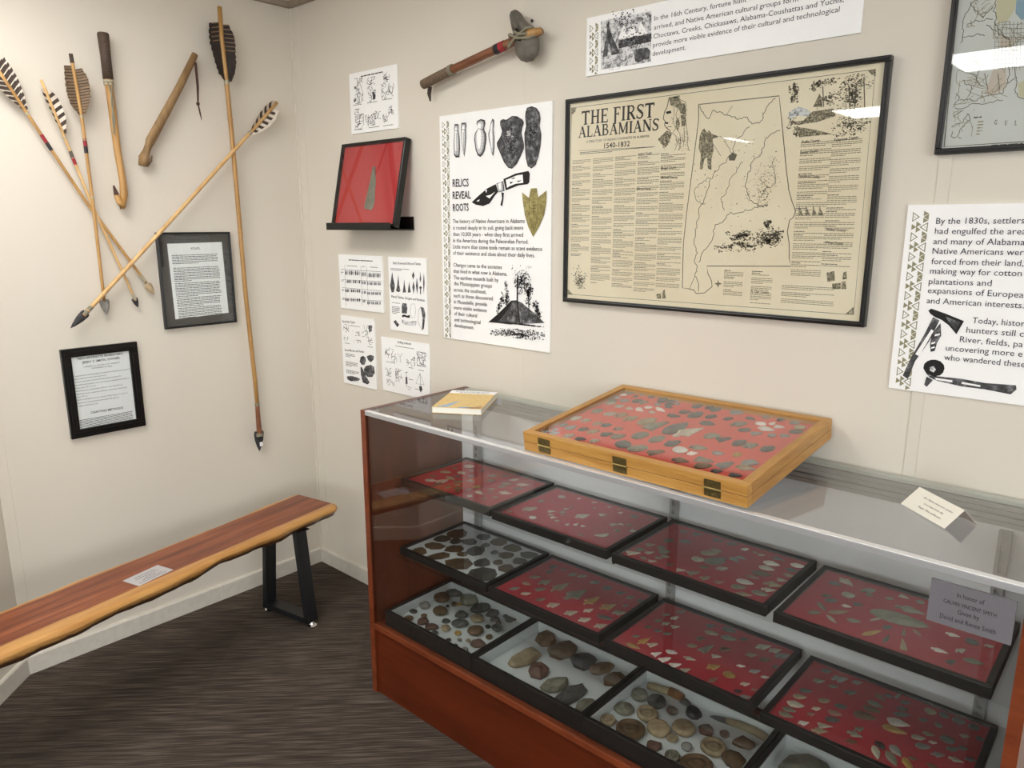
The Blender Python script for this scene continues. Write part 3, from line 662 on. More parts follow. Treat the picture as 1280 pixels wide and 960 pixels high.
INK['P1'] = [
('b','k',(9, 0),'70.5,204.3 229,197.9'),
('l','k',1.2,'12.5,160.4 278.4,161.6'),
('l','k',1.2,'14.5,118.2 278,123.5'),
('l','k',1.2,'16.3,85.5 277.8,86.4'),
('l','k',1.2,'16.8,38.2 277.4,47.2'),
('l','k',1.2,'41.6,180.9 38.7,8'),
('l','k',1.2,'150.2,180.3 149.2,19.2'),
('l','k',1.2,'187.4,181.6 188.9,22.1'),
('p','E',0,'48.7,159.7 52.9,152.2 52.1,142.3 47,137.7 42.5,141.9 43.3,151.8'),
('p','e',0,'62.1,160 66.3,152.5 65.5,142.6 60.4,138 55.9,142.2 56.7,152.1'),
('p','E',0,'75.3,160.2 79.4,152.8 78.7,142.9 73.6,138.3 69.2,142.5 69.9,152.4'),
('p','E',0,'88.5,160.4 92.6,153 91.9,143.2 86.8,138.6 82.4,142.8 83.2,152.6'),
('p','e',0,'101.5,160.7 105.6,153.3 104.9,143.5 99.9,138.9 95.5,143.1 96.2,152.9'),
('p','E',0,'114.6,161 118.7,153.6 117.9,143.8 113,139.3 108.6,143.4 109.3,153.2'),
('p','E',0,'127.4,161.2 131.5,153.8 130.8,144.1 125.9,139.5 121.5,143.6 122.2,153.4'),
('p','e',0,'140.4,161.4 144.4,154.1 143.7,144.4 138.8,139.8 134.5,144 135.2,153.7'),
('p','e',0,'45.6,120.8 50,115.5 49.4,108.5 44.4,105.1 39.8,108 40.3,115.1'),
('p','E',0,'59,121.1 63.4,115.9 62.8,108.9 57.8,105.5 53.2,108.4 53.8,115.5'),
('p','E',0,'72.3,121.5 76.6,116.3 76.1,109.3 71.1,106 66.5,108.8 67.1,115.9'),
('p','e',0,'85.5,121.8 89.8,116.7 89.3,109.7 84.3,106.3 79.8,109.2 80.4,116.2'),
('p','E',0,'98.6,122.2 102.9,117 102.4,110.1 97.4,106.7 92.9,109.6 93.5,116.6'),
('p','E',0,'111.7,122.6 116,117.4 115.5,110.5 110.6,107.2 106.1,110 106.6,117'),
('p','e',0,'124.6,122.9 128.9,117.8 128.4,110.8 123.5,107.5 119.1,110.4 119.6,117.3'),
('p','E',0,'137.6,123.3 141.9,118.1 141.4,111.2 136.5,107.9 132.1,110.8 132.6,117.7'),
('p','E',0,'42.6,82.9 47,77.6 46.4,70.6 41.3,67.1 36.7,70 37.3,77.1'),
('p','E',0,'56.1,83.4 60.4,78.2 59.9,71.1 54.8,67.7 50.2,70.5 50.8,77.6'),
('p','e',0,'69.3,83.9 73.7,78.7 73.1,71.6 68.1,68.2 63.6,71.1 64.1,78.1'),
('p','E',0,'82.6,84.3 87,79.1 86.4,72.1 81.4,68.7 76.9,71.5 77.5,78.6'),
('p','E',0,'95.8,84.8 100.1,79.6 99.6,72.6 94.6,69.2 90.1,72 90.6,79.1'),
('p','e',0,'108.9,85.3 113.2,80.1 112.7,73.1 107.8,69.7 103.3,72.6 103.8,79.6'),
('p','E',0,'121.9,85.7 126.2,80.5 125.7,73.6 120.8,70.2 116.3,73 116.8,80'),
('p','E',0,'134.9,86.1 139.2,81 138.7,74.1 133.8,70.7 129.4,73.5 129.9,80.5'),
('p','E',0,'39.6,45.4 44,40.2 43.4,33 38.3,29.5 33.7,32.4 34.3,39.5'),
('p','E',0,'53.1,46 57.5,40.8 56.9,33.7 51.9,30.2 47.3,33 47.8,40.2'),
('p','e',0,'66.4,46.6 70.8,41.4 70.3,34.3 65.2,30.8 60.6,33.7 61.2,40.8'),
('p','E',0,'79.8,47.1 84.1,42 83.6,34.9 78.6,31.4 74,34.3 74.6,41.3'),
('p','E',0,'93,47.7 97.3,42.6 96.8,35.5 91.8,32.1 87.3,34.9 87.8,41.9'),
('p','e',0,'106.2,48.3 110.5,43.2 110,36.1 105,32.7 100.5,35.5 101.1,42.5'),
('p','E',0,'119.2,48.8 123.5,43.7 123,36.7 118.1,33.3 113.6,36.1 114.1,43.1'),
('p','E',0,'132.3,49.4 136.6,44.3 136.1,37.3 131.2,33.9 126.7,36.7 127.2,43.7'),
('p','E',0,'156.7,158.6 158.9,151.2 158.2,141.5 155.2,137.1 152.7,141.3 153.4,151'),
('p','E',0,'164.4,158.7 166.7,151.4 166,141.7 162.9,137.3 160.5,141.4 161.2,151.1'),
('p','e',0,'172.3,158.9 174.4,151.5 173.8,141.8 170.8,137.4 168.3,141.6 168.9,151.3'),
('p','E',0,'179.9,159.1 182.2,151.7 181.5,142.1 178.4,137.6 176,141.8 176.7,151.5'),
('p','E',0,'154,120.6 156.4,115.4 155.9,108.5 153,105.3 150.3,108.2 150.8,115.1'),
('p','e',0,'161.7,120.8 164.2,115.6 163.7,108.7 160.7,105.5 158.2,108.4 158.7,115.3'),
('p','E',0,'169.6,121 172,115.8 171.5,108.9 168.6,105.7 166,108.6 166.5,115.5'),
('p','E',0,'177.3,121.2 179.7,116 179.3,109.2 176.2,106 173.8,108.9 174.2,115.8'),
('p','E',0,'151.3,82.3 153.7,77.1 153.2,70.2 150.2,66.9 147.6,69.8 148.1,76.7'),
('p','e',0,'159.1,82.5 161.5,77.3 161,70.4 158,67.2 155.5,70.1 156,77'),
('p','E',0,'167,82.8 169.3,77.6 168.8,70.7 165.9,67.5 163.3,70.4 163.8,77.3'),
('p','E',0,'174.7,83.1 177.1,77.9 176.6,71.1 173.6,67.8 171.1,70.7 171.6,77.6'),
('p','e',0,'148.8,47 151.2,41.7 150.7,34.8 147.7,31.5 145.1,34.4 145.6,41.4'),
('p','E',0,'156.6,47.3 159.1,42.1 158.6,35.1 155.5,31.8 153,34.7 153.5,41.7'),
('p','E',0,'164.5,47.6 166.9,42.4 166.4,35.5 163.5,32.2 160.9,35.1 161.3,42'),
('p','e',0,'172.3,48 174.7,42.8 174.2,35.9 171.2,32.6 168.7,35.5 169.2,42.4'),
('p','e',0,'194.1,156.2 196.8,148.9 196.2,139.3 192.7,134.9 189.8,139 190.5,148.6'),
('p','E',0,'202.9,156.4 205.6,149.1 204.9,139.5 201.5,135.1 198.6,139.2 199.3,148.8'),
('p','E',0,'211.7,156.6 214.3,149.3 213.7,139.7 210.3,135.3 207.4,139.4 208,149'),
('p','e',0,'220.4,156.7 223,149.5 222.4,139.9 219,135.5 216.1,139.6 216.7,149.2'),
('p','E',0,'229.1,156.9 231.7,149.6 231.1,140.1 227.7,135.7 224.8,139.8 225.4,149.4'),
('p','E',0,'237.7,157.1 240.3,149.8 239.7,140.3 236.3,135.9 233.5,140 234.1,149.6'),
('p','e',0,'246.3,157.3 248.9,150 248.3,140.5 245,136.2 242.1,140.2 242.7,149.8'),
('p','E',0,'254.9,157.4 257.5,150.2 256.9,140.7 253.6,136.4 250.7,140.5 251.3,149.9'),
('p','E',0,'263.4,157.6 266,150.4 265.5,140.9 262.1,136.6 259.3,140.7 259.9,150.1'),
('p','e',0,'271.9,157.8 274.6,150.6 274,141.2 270.7,136.8 267.8,140.9 268.4,150.3'),
('p','E',0,'191.7,119.7 194.5,114.6 194.1,107.8 190.7,104.6 187.7,107.4 188.1,114.3'),
('p','e',0,'200.5,120 203.3,114.9 202.9,108 199.5,104.8 196.5,107.7 197,114.5'),
('p','E',0,'209.3,120.2 212.1,115.1 211.6,108.3 208.3,105.1 205.3,108 205.8,114.8'),
('p','E',0,'218,120.5 220.8,115.4 220.4,108.6 217,105.4 214.1,108.3 214.5,115'),
('p','e',0,'226.7,120.7 229.5,115.6 229.1,108.9 225.7,105.7 222.8,108.5 223.2,115.3'),
('p','E',0,'235.4,121 238.2,115.9 237.8,109.1 234.4,106 231.5,108.8 231.9,115.6'),
('p','E',0,'244,121.2 246.8,116.1 246.4,109.4 243.1,106.2 240.2,109.1 240.6,115.8'),
('p','e',0,'252.6,121.5 255.4,116.4 255,109.7 251.7,106.5 248.8,109.3 249.2,116.1'),
('p','E',0,'261.2,121.7 264,116.6 263.6,109.9 260.3,106.8 257.4,109.6 257.8,116.3'),
('p','E',0,'269.8,122 272.5,116.9 272.1,110.2 268.9,107.1 265.9,109.9 266.4,116.6'),
('p','E',0,'189,80.5 191.9,75.3 191.4,68.5 188,65.2 185,68.1 185.5,75'),
('p','E',0,'197.9,80.8 200.7,75.7 200.3,68.8 196.9,65.6 193.9,68.4 194.3,75.3'),
('p','e',0,'206.7,81.1 209.5,76 209.1,69.2 205.7,65.9 202.7,68.8 203.2,75.6'),
('p','E',0,'215.5,81.5 218.3,76.3 217.8,69.5 214.5,66.3 211.5,69.1 212,76'),
('p','E',0,'224.2,81.8 227,76.7 226.6,69.9 223.2,66.6 220.3,69.5 220.7,76.3'),
('p','e',0,'232.9,82.1 235.7,77 235.3,70.2 232,67 229,69.8 229.4,76.6'),
('p','E',0,'241.6,82.4 244.4,77.3 244,70.6 240.6,67.4 237.7,70.2 238.1,77'),
('p','E',0,'250.2,82.8 253,77.7 252.6,70.9 249.3,67.7 246.4,70.5 246.8,77.3'),
('p','e',0,'258.8,83.1 261.6,78 261.2,71.2 257.9,68.1 255,70.9 255.4,77.6'),
('p','E',0,'267.4,83.4 270.2,78.3 269.8,71.6 266.5,68.4 263.6,71.2 264,78'),
('p','E',0,'186.5,42.2 189.3,37.1 188.8,30.2 185.4,26.9 182.4,29.7 182.9,36.7'),
('p','E',0,'195.3,42.7 198.2,37.5 197.7,30.6 194.3,27.3 191.3,30.2 191.8,37.1'),
('p','e',0,'204.2,43.1 207,37.9 206.6,31 203.2,27.8 200.2,30.6 200.6,37.5'),
('p','E',0,'213,43.5 215.8,38.3 215.4,31.5 212,28.2 209,31 209.5,37.9'),
('p','E',0,'221.8,43.9 224.6,38.7 224.1,31.9 220.8,28.6 217.8,31.4 218.3,38.3'),
('p','e',0,'230.5,44.3 233.3,39.2 232.9,32.3 229.5,29 226.6,31.9 227,38.7'),
('p','E',0,'239.2,44.7 242,39.6 241.6,32.7 238.3,29.5 235.3,32.3 235.7,39.1'),
('p','E',0,'247.9,45 250.7,40 250.3,33.1 246.9,29.9 244,32.7 244.4,39.5'),
('p','e',0,'256.5,45.4 259.3,40.4 258.9,33.6 255.6,30.3 252.7,33.1 253.1,39.9'),
('p','E',0,'265.1,45.8 267.9,40.8 267.5,34 264.2,30.7 261.3,33.5 261.7,40.3'),
('b','k',(5, 0),'57.8,179.5 126.7,174.4'),
('b','k',(5, 0),'158.5,180.6 178.7,175'),
('b','k',(5, 0),'209.7,179.9 259.4,174.4'),
('b','k',(5, 0),'11.8,151.9 33.1,143.7'),
('b','k',(5, 0),'12.1,116.1 30.5,111.1'),
('b','k',(5, 0),'13.6,80.1 32.8,72.1'),
('b','k',(5, 0),'15.1,44.7 32.2,36.6'),
]
INK['P2'] = [
('t','k',(9, 1, 'Early Drummed Drills and Tablets'),'29.1,256.1 189.2,258.1'),
('b','k',(5, 0),'14.1,241.7 125.4,231.2'),
('p','E',0,'22.8,226.9 27.2,202.9 37.1,173.1 28.1,148.3 14.6,147.5 6.3,171.5 15.7,202.4'),
('p','E',0,'58.2,216.4 62,180.5 68.3,156.7 58.6,150.1 41.8,155.2 50.7,179.9'),
('p','E',0,'92.9,203 95.3,176.3 101.6,152.7 81.1,150.2 87.9,175.9'),
('p','E',0,'121,194.3 124.5,171.9 129.2,154.3 110.8,152 115.4,171.4'),
('p','E',0,'146.3,233.2 152.8,217.6 145,202.6 138.4,217'),
('p','E',0,'145.7,197.9 152.7,173.5 144.4,149.3 138.2,172.7'),
('p','E',0,'166,212.4 170.9,180.3 165.2,149.4 159.3,179.7'),
('p','E',0,'186.4,233.7 189.7,204.7 184.8,192.8 180.8,204.3'),
('p','E',0,'184.3,181.1 193,175.7 187.4,168.3 186.7,150.7 181.3,150.3 182,168 177,174.8'),
('p','E',0,'205.7,231.6 208.6,194 202.6,151.7 199.8,193.6'),
('t','k',(9, 1, 'Planed Tablets, Gorgets and Pendants'),'12.6,127.7 206,124.9'),
('b','k',(5, 0),'14.6,110.7 63.8,104.9'),
('b','k',(5, 0),'13.7,95.2 61.8,65'),
('p','E',0,'78.2,110.1 101.5,110.6 106.2,92.8 101.5,71.2 71.5,70.7 72.7,93.3'),
('l','k',1,'129,109.5 147.4,112.5 155.5,90.4 146.9,59.8 128.6,58.3 122.3,81.9 129,109.5'),
('p','E',0,'183,103.2 200.7,100.9 208.6,76.7 197.6,22.2 186.6,15.2 192.1,63.5'),
('l','k',1.2,'183,103.2 168.8,85.5 167.1,43.4 186.6,15.2'),
('p','k',0,'73,62.9 86.4,67 103.9,63.5 118,68.3 119.3,56.3 103.6,56.2 86,58.4 74.5,53.8'),
('p','e',0,'70.3,46.1 107.5,41.3 158.3,48.7 153,31.3 106.8,26 74.3,30.5'),
('p','E',0,'20.1,33.8 33.9,41.2 55,24.5 42.1,14'),
]
INK['P3'] = [
('t','k',(9, 1, 'Early Pipe Types'),'10.9,260 98.1,263.6'),
('c','k',(14, 1.5),'17,252.5 52.2,220.2'),
('c','k',(10, 1.5),'151.5,264.3 212.1,235.6'),
('c','k',(10, 1.5),'77.3,232.6 131.9,212.8'),
('c','k',(10, 1.5),'144.4,238.9 182.6,213.3'),
('c','k',(8, 1.5),'16.4,203.3 56,183.8'),
('c','k',(9, 1.5),'71.2,195.4 134.8,178.8'),
('c','k',(9, 1.5),'179.6,214.9 211.9,185.7'),
('b','k',(5, 0),'61.5,254.4 129.2,248.6'),
('b','k',(5, 0),'19.7,174.6 55.1,172.9'),
('b','k',(5, 0),'177,176.7 211.2,173.9'),
('p','E',0,'185.9,262.2 211,265.7 209.4,241.8 191.3,233.6'),
('t','k',(9, 1, 'Stone Mortars and Pestles'),'16.8,139 150.6,146.1'),
('b','k',(5.5, 0),'20.7,131.3 90.2,113.7'),
('b','k',(5.5, 0),'20.2,97.1 105.8,75.2'),
('b','k',(5.5, 0),'21.8,61 111.3,45.6'),
('p','E',0,'125.6,124.6 142.3,133.2 159.9,127.4 161,112.3 150.3,95.6 132,93.3 118.8,105.1'),
('p','E',0,'166.7,132.8 190.4,142.2 216.3,140.6 212.2,125.1 193.6,111.6 176.2,118.8'),
('p','E',0,'143.7,76.8 160.7,92.3 192.9,101 213.4,95.7 216.9,69.8 200.1,51 168.2,46.6 147.7,57.2'),
('p','E',0,'122.7,84.1 133.3,82.1 157.7,48.5 180.5,24.9 166.1,14.8 134.2,18.3 122.5,50.5'),
('p','E',0,'21.4,28.6 53.4,35.7 97.4,34.9 116.7,30.8 101.8,20.5 51.6,12.1 27.3,16.9'),
]
INK['P4'] = [
('t','k',(9, 1, 'Drilling methods'),'103.9,202.6 184.2,203.8'),
('b','k',(5, 0),'88.8,190.9 200.2,189.6'),
('c','k',(12, 1.5),'24.2,179.4 56.4,135.1'),
('c','k',(12, 1.5),'63.5,174.2 95,124'),
('c','k',(16, 1.5),'154.1,159.5 203.8,122.1'),
('c','k',(26, 1.5),'215.5,182.1 267.7,127.3'),
('c','k',(12, 1.5),'22.5,98.7 57.7,67.9'),
('c','k',(18, 1.5),'84,100.3 125,48.4'),
('c','k',(12, 1.5),'26.8,50.6 80.1,25.8'),
('l','k',1.5,'101.8,162.8 115.5,148.6 130.7,166.1'),
('l','k',1.5,'115.5,148.6 116.3,126.6'),
('l','k',1.5,'230.3,97.7 205.5,55 253.3,57.6 230.3,97.7'),
('l','k',1.5,'231.4,101 233.9,26.7'),
('l','k',1.5,'151.1,96.4 150.1,33'),
('l','k',1.5,'141.3,88.8 160.5,94.5'),
('l','k',1.5,'153.1,36.6 176.6,33.8 171.5,24.8 155.5,27.4'),
('p','E',0,'145.3,73.5 154.9,74.9 156.4,46.6 143.9,43.5'),
('p','E',0,'223.7,47 237.6,50.9 243.5,37.5 231.9,23.3 225,34.7'),
('b','k',(5, 0),'27.9,122 84.9,118.3'),
('b','k',(5, 0),'166.1,114.1 194.1,113.4'),
('b','k',(5, 0),'224.5,112.4 253.5,110.1'),
('b','k',(5, 0),'27.5,63.7 57.3,62'),
('b','k',(5, 0),'164.1,69.8 192,64.3'),
('b','k',(5, 0),'200.1,37.3 224.8,30.3'),
]
INK['F'] = [
('l','k',1.2,'17.2,569.6 856.6,568.6 860.8,27.1 11.2,23.4 17.2,569.6'),
('t','T',(38, 2, 'THE FIRST'),'53.8,518.7 301,516.7'),
('t','T',(31, 2, 'ALABAMIANS'),'43.9,483.7 316.6,483.1'),
('t','k',(6.5, 0, 'A DIRECTORY OF INDIAN TOWNSITES IN ALABAMA'),'73.4,467.5 285.7,468.2'),
('t','k',(14, 1, '1540-1832'),'137.2,448.1 223.7,449'),
('l','k',0.8,'45.7,447.5 305.7,441.8'),
('b','k',(4, 0),'50.7,443.5 306,434.8'),
('b','h',(4.2, 1),'23.7,426.2 90.6,138.5'),
('b','h',(4.2, 1),'98.7,427.3 169.5,60'),
('b','h',(4.2, 1),'175.8,428.1 246.2,53.2'),
('b','h',(4.2, 1),'251.5,427.9 321.7,41.5'),
('b','h',(4.2, 1),'324.7,427.6 399.2,61.9'),
('b','h',(4.2, 1),'704,430.2 776.6,111.1'),
('b','h',(4.2, 1),'776.6,430 843.3,136'),
('b','h',(4.2, 1),'528.4,123.6 581.1,50.8'),
('b','h',(4.2, 1),'603.8,124.1 658.9,34.3'),
('b','h',(4.2, 1),'684.3,92.9 812.8,44.2'),
('t','k',(6.2, 1, 'Shelby County'),'705.4,422.9 748.2,424.3'),
('t','k',(6.2, 1, 'Tallapoosa County'),'780.1,422 834.2,425.1'),
('t','k',(6.2, 1, 'Sumter County'),'704.3,399.2 747.3,400.9'),
('t','k',(6.2, 1, 'Tuscaloosa County'),'704.1,346 755.4,341.1'),
('t','k',(6.2, 1, 'Walker County'),'780.5,220.7 825.5,218.1'),
('t','k',(6.2, 1, 'Wilcox County'),'780.1,190.5 822.5,188.3'),
('t','k',(6.2, 1, 'St. Clair County'),'604.6,64.6 652.4,64.2'),
('t','k',(6.2, 1, 'Jackson County'),'251.7,422.8 296.2,423.5'),
('t','k',(6.2, 1, 'Morgan County'),'326.9,381.2 372.4,381.5'),
('t','k',(6.2, 1, 'Marshall County'),'328.1,357 378.6,355.9'),
('t','k',(6.2, 1, 'Jefferson County'),'249.3,330.1 296.5,327.9'),
('l','m',2,'430,538 642.7,536.3 657.4,456.7 673.1,366.7 680.2,333.6 683.3,317.1 693.5,289.4 704.5,266.1 699.4,250.7 691.3,245.2 687.7,217.2 694.6,189.2 697.2,155.4 703,134 477.7,126.5 482.3,106.3 493.6,88.4 496.5,73.1 475.2,55.1 451.2,51.8 443.7,60.8 429.5,63.1 408.1,65.1 405.2,184.5 411.1,270.7 424,408 432.2,500.5 430,538'),
('l','r',1.6,'433.5,534.8 448.1,510.6 461.8,500.8 470.4,519.8 490,515.2 509.7,504.9 535.5,494.2 566.2,494.3 579.6,476.6 597.4,477.9 612.7,511.7 634.5,530.9'),
('l','r',1.1,'509.7,504.9 524,525.8'),
('l','r',1.5,'651.6,457.2 629,450.9 615.4,435.5 608.1,414 585.9,387.6 575.6,360 571.4,331.8 579.2,308.8 599.2,285.6 624.1,276.6'),
('l','r',1.5,'573.9,471.6 534.7,413 517.1,391.2 480.7,352.4 463.6,305.8 445.5,270.3 438,221.8 444.2,172.9 450.5,123.6 445,98.5 457.7,58.4'),
('l','r',1.5,'624.1,276.6 575.6,271.6 525.8,257.6 520.1,245.8 494.6,234 490.2,198 465.1,167.2 453.2,136.1'),
('l','r',1.2,'561.2,388.9 526.9,339.1 509.8,304.7 518.5,269.4'),
('l','r',1.2,'474.1,352.7 441.7,336.2 429.1,318.6 440.7,294.4 464.7,287.9'),
('l','r',1.1,'644.8,395.4 644.8,357 650.6,334.7 632.6,324.2 613.2,302.3 605.8,279.8'),
('l','r',1.1,'445,98.5 429.5,63.1'),
('l','r',1.1,'493.8,455.5 521.2,425.2 529.1,402'),
('s','m',(70, 3.5),'572.8,399.5 658.7,290.1'),
('s','m',(30, 4),'607.7,336.2 647.8,279.1'),
('s','h',(40, 5),'423.8,530 693.5,144'),
('p','f',0,'443.7,473.6 450.1,477.2 457.3,466.8 463.6,472.1 470.7,462.9 493.9,453.8 474.7,450 479.7,422.1 474.5,399.3 476.2,373 466.1,376.4 461,405.9 454.7,400.4 449.5,374.3 442.6,377.5 443.9,412.7 436.2,430.7 437.9,459.6'),
('l','m',1.2,'475.3,439.6 500.1,406.5'),
('p','m',0,'521.5,402.4 531.5,413.2 544.5,406.8 539.1,392.9 524.6,393.7'),
('s','m',(110, 6),'497.2,192 614.1,163.5'),
('s','m',(90, 6),'521.8,219.2 612,193.7'),
('s','m',(150, 6),'603.1,231.1 679.1,177.7'),
('s','m',(25, 6),'626,251.1 646.1,222.7'),
('p','P',0,'523.3,195.4 539.3,198.6 549.7,186.9 527.4,181.7'),
('p','P',0,'545.1,179.7 562.8,182.4 574.9,172.6 550.9,169.1'),
('l','k',2,'342.7,564.7 337.8,541.8 330.4,529 327.1,512.3 333.6,505 332,494.9 338.5,487.5 351.1,478'),
('p','f',0,'313.2,460.3 338.8,480.7 356.1,474.3 350.2,456 338.9,437.9 324.1,447.5'),
('p','f',0,'342.7,564.7 366.6,564.9 380.1,547.6 370.2,533.6 355.8,542.7 347.8,544.1'),
('p','k',0,'334.4,529.3 349.3,530.6 351.2,524.3 336.7,523.3'),
('p','k',0,'333.7,503.3 343.9,501.4 342.1,497.4 333.9,498.8'),
('l','m',1.6,'366.6,563.9 377,554.5 391,548.1 395.5,536.1'),
('l','m',1.6,'380.1,547.6 394.1,526.3 393.4,503.1 398.3,486'),
('l','m',1.2800000000000002,'370.2,533.6 365,519 369.9,501.8 366.8,485.3 359.3,475.7'),
('l','m',1.1199999999999999,'355.8,542.7 359.9,526.2 357.7,506.2 363.4,488.9'),
('l','m',1.1199999999999999,'356.1,474.3 367.8,464.9 372.9,444.2 365.7,427.6'),
('l','m',1.1199999999999999,'363.4,488.9 379.4,470.8 382.7,446.9 377.8,426.9'),
('l','m',1.1199999999999999,'398.3,486 403.5,462.2 402.6,442.2 409.4,424.9'),
('l','m',1.1199999999999999,'390.6,483.3 393.8,459.6 391.2,436.2'),
('l','m',1.6,'338.5,487.5 344.4,490.5 353.8,489'),
('l','m',0.96,'351.3,513.5 357.7,506.2 356.2,496.3'),
('p','f',0,'375.5,544.7 389.2,545 395.1,529.5 391.9,516.6 378.7,521.1 372.2,533.4'),
('p','f',0,'379,516.1 392,515.9 396.8,499.5 392.4,486.5 384.3,490.5'),
('p','f',0,'365.7,505.5 373.3,511.6 378.2,494.4 373.1,478 366,485.3'),
('s','m',(40, 3),'350.6,567.2 374.7,559.7'),
('s','m',(70, 3),'367.6,545.5 402.4,482.4'),
('s','m',(60, 3),'359.3,475.7 413.3,424.7'),
('s','m',(40, 3),'327.9,454.1 353.4,431.8'),
('s','m',(170, 5),'781.2,565.2 855.9,488.6'),
('s','m',(60, 5),'710.4,562.4 783.7,537.6'),
('s','m',(40, 5),'733.7,531.8 787.4,496.9'),
('s','m',(70, 5),'664.3,562.9 689.5,516.5'),
('s','m',(110, 5),'772.6,475.5 858.1,432.7'),
('s','m',(40, 5),'666.9,484.9 703.1,437.7'),
('p','e',0,'667.9,495 690.3,506.4 708.5,501.3 723.4,489.9 713.4,484.1 684.8,486.7 674.7,477.4'),
('p','f',0,'683.1,463.1 712.1,457.3 747.8,447.8 776.5,438.9 741.7,438.2 699.5,437.3'),
('p','f',0,'713.4,484.1 726.6,492.9 774.2,494.9 779.1,478.1 739.1,468.5 693.7,465.6 675,474 707.1,474.6'),
('p','P',0,'681.7,480.2 706.3,484.7 717.1,482.1 693.1,473.1'),
('p','f',0,'725.8,502.9 738.9,531.2 745.2,517.5 748.4,500.7'),
('l','m',2,'744.4,547 750.8,500.5'),
('l','m',2,'818.9,544.8 820.5,492'),
('l','m',2,'834.1,552.4 841.6,490'),
('l','m',2,'803.1,540.2 809.1,493.2'),
('p','f',0,'16.1,569.6 35.7,567.7 31.1,557.1 18.9,550.8'),
('p','f',0,'840.4,568.8 857.5,569.7 858.4,554.1 849.2,558.4'),
('p','f',0,'841.5,26.3 859,45.6 860.8,27.1'),
('p','f',0,'10.8,41 33.3,24.8 11.2,23.4'),
('s','m',(60, 6),'23.9,123.7 91.7,40.8'),
('p','f',0,'711.4,255.6 711.8,279.4 723.7,255.5'),
('p','f',0,'728.2,255.5 728.6,279.2 740.3,255.4'),
('p','f',0,'744.8,255.3 745.1,278.9 756.8,255.3'),
('p','f',0,'759.8,255.2 760,278.6 771.6,255.1'),
('p','f',0,'790.5,122.3 807.7,126.8 811.9,104.6 793.9,100'),
('p','f',0,'828.3,123.9 835.2,127.1 838.2,109.6 828.3,107.6'),
('p','f',0,'827.3,103.1 835.7,105 838.9,85.9 827.4,85.3'),
('p','f',0,'805.3,96.8 824.7,100 826,85.2 806.4,84.1'),
('p','f',0,'347.8,51.1 353.5,58.4 358.8,32.3 346.7,31.5'),
('p','f',0,'327.8,42.8 342.9,46.4 343.7,31.3 330.5,30.5'),
('p','f',0,'512.5,92.4 515.7,84.3 524.8,82.3 516.1,78.5 513.9,70.9 510.7,78.2 502.3,81.1 510.3,84'),
]
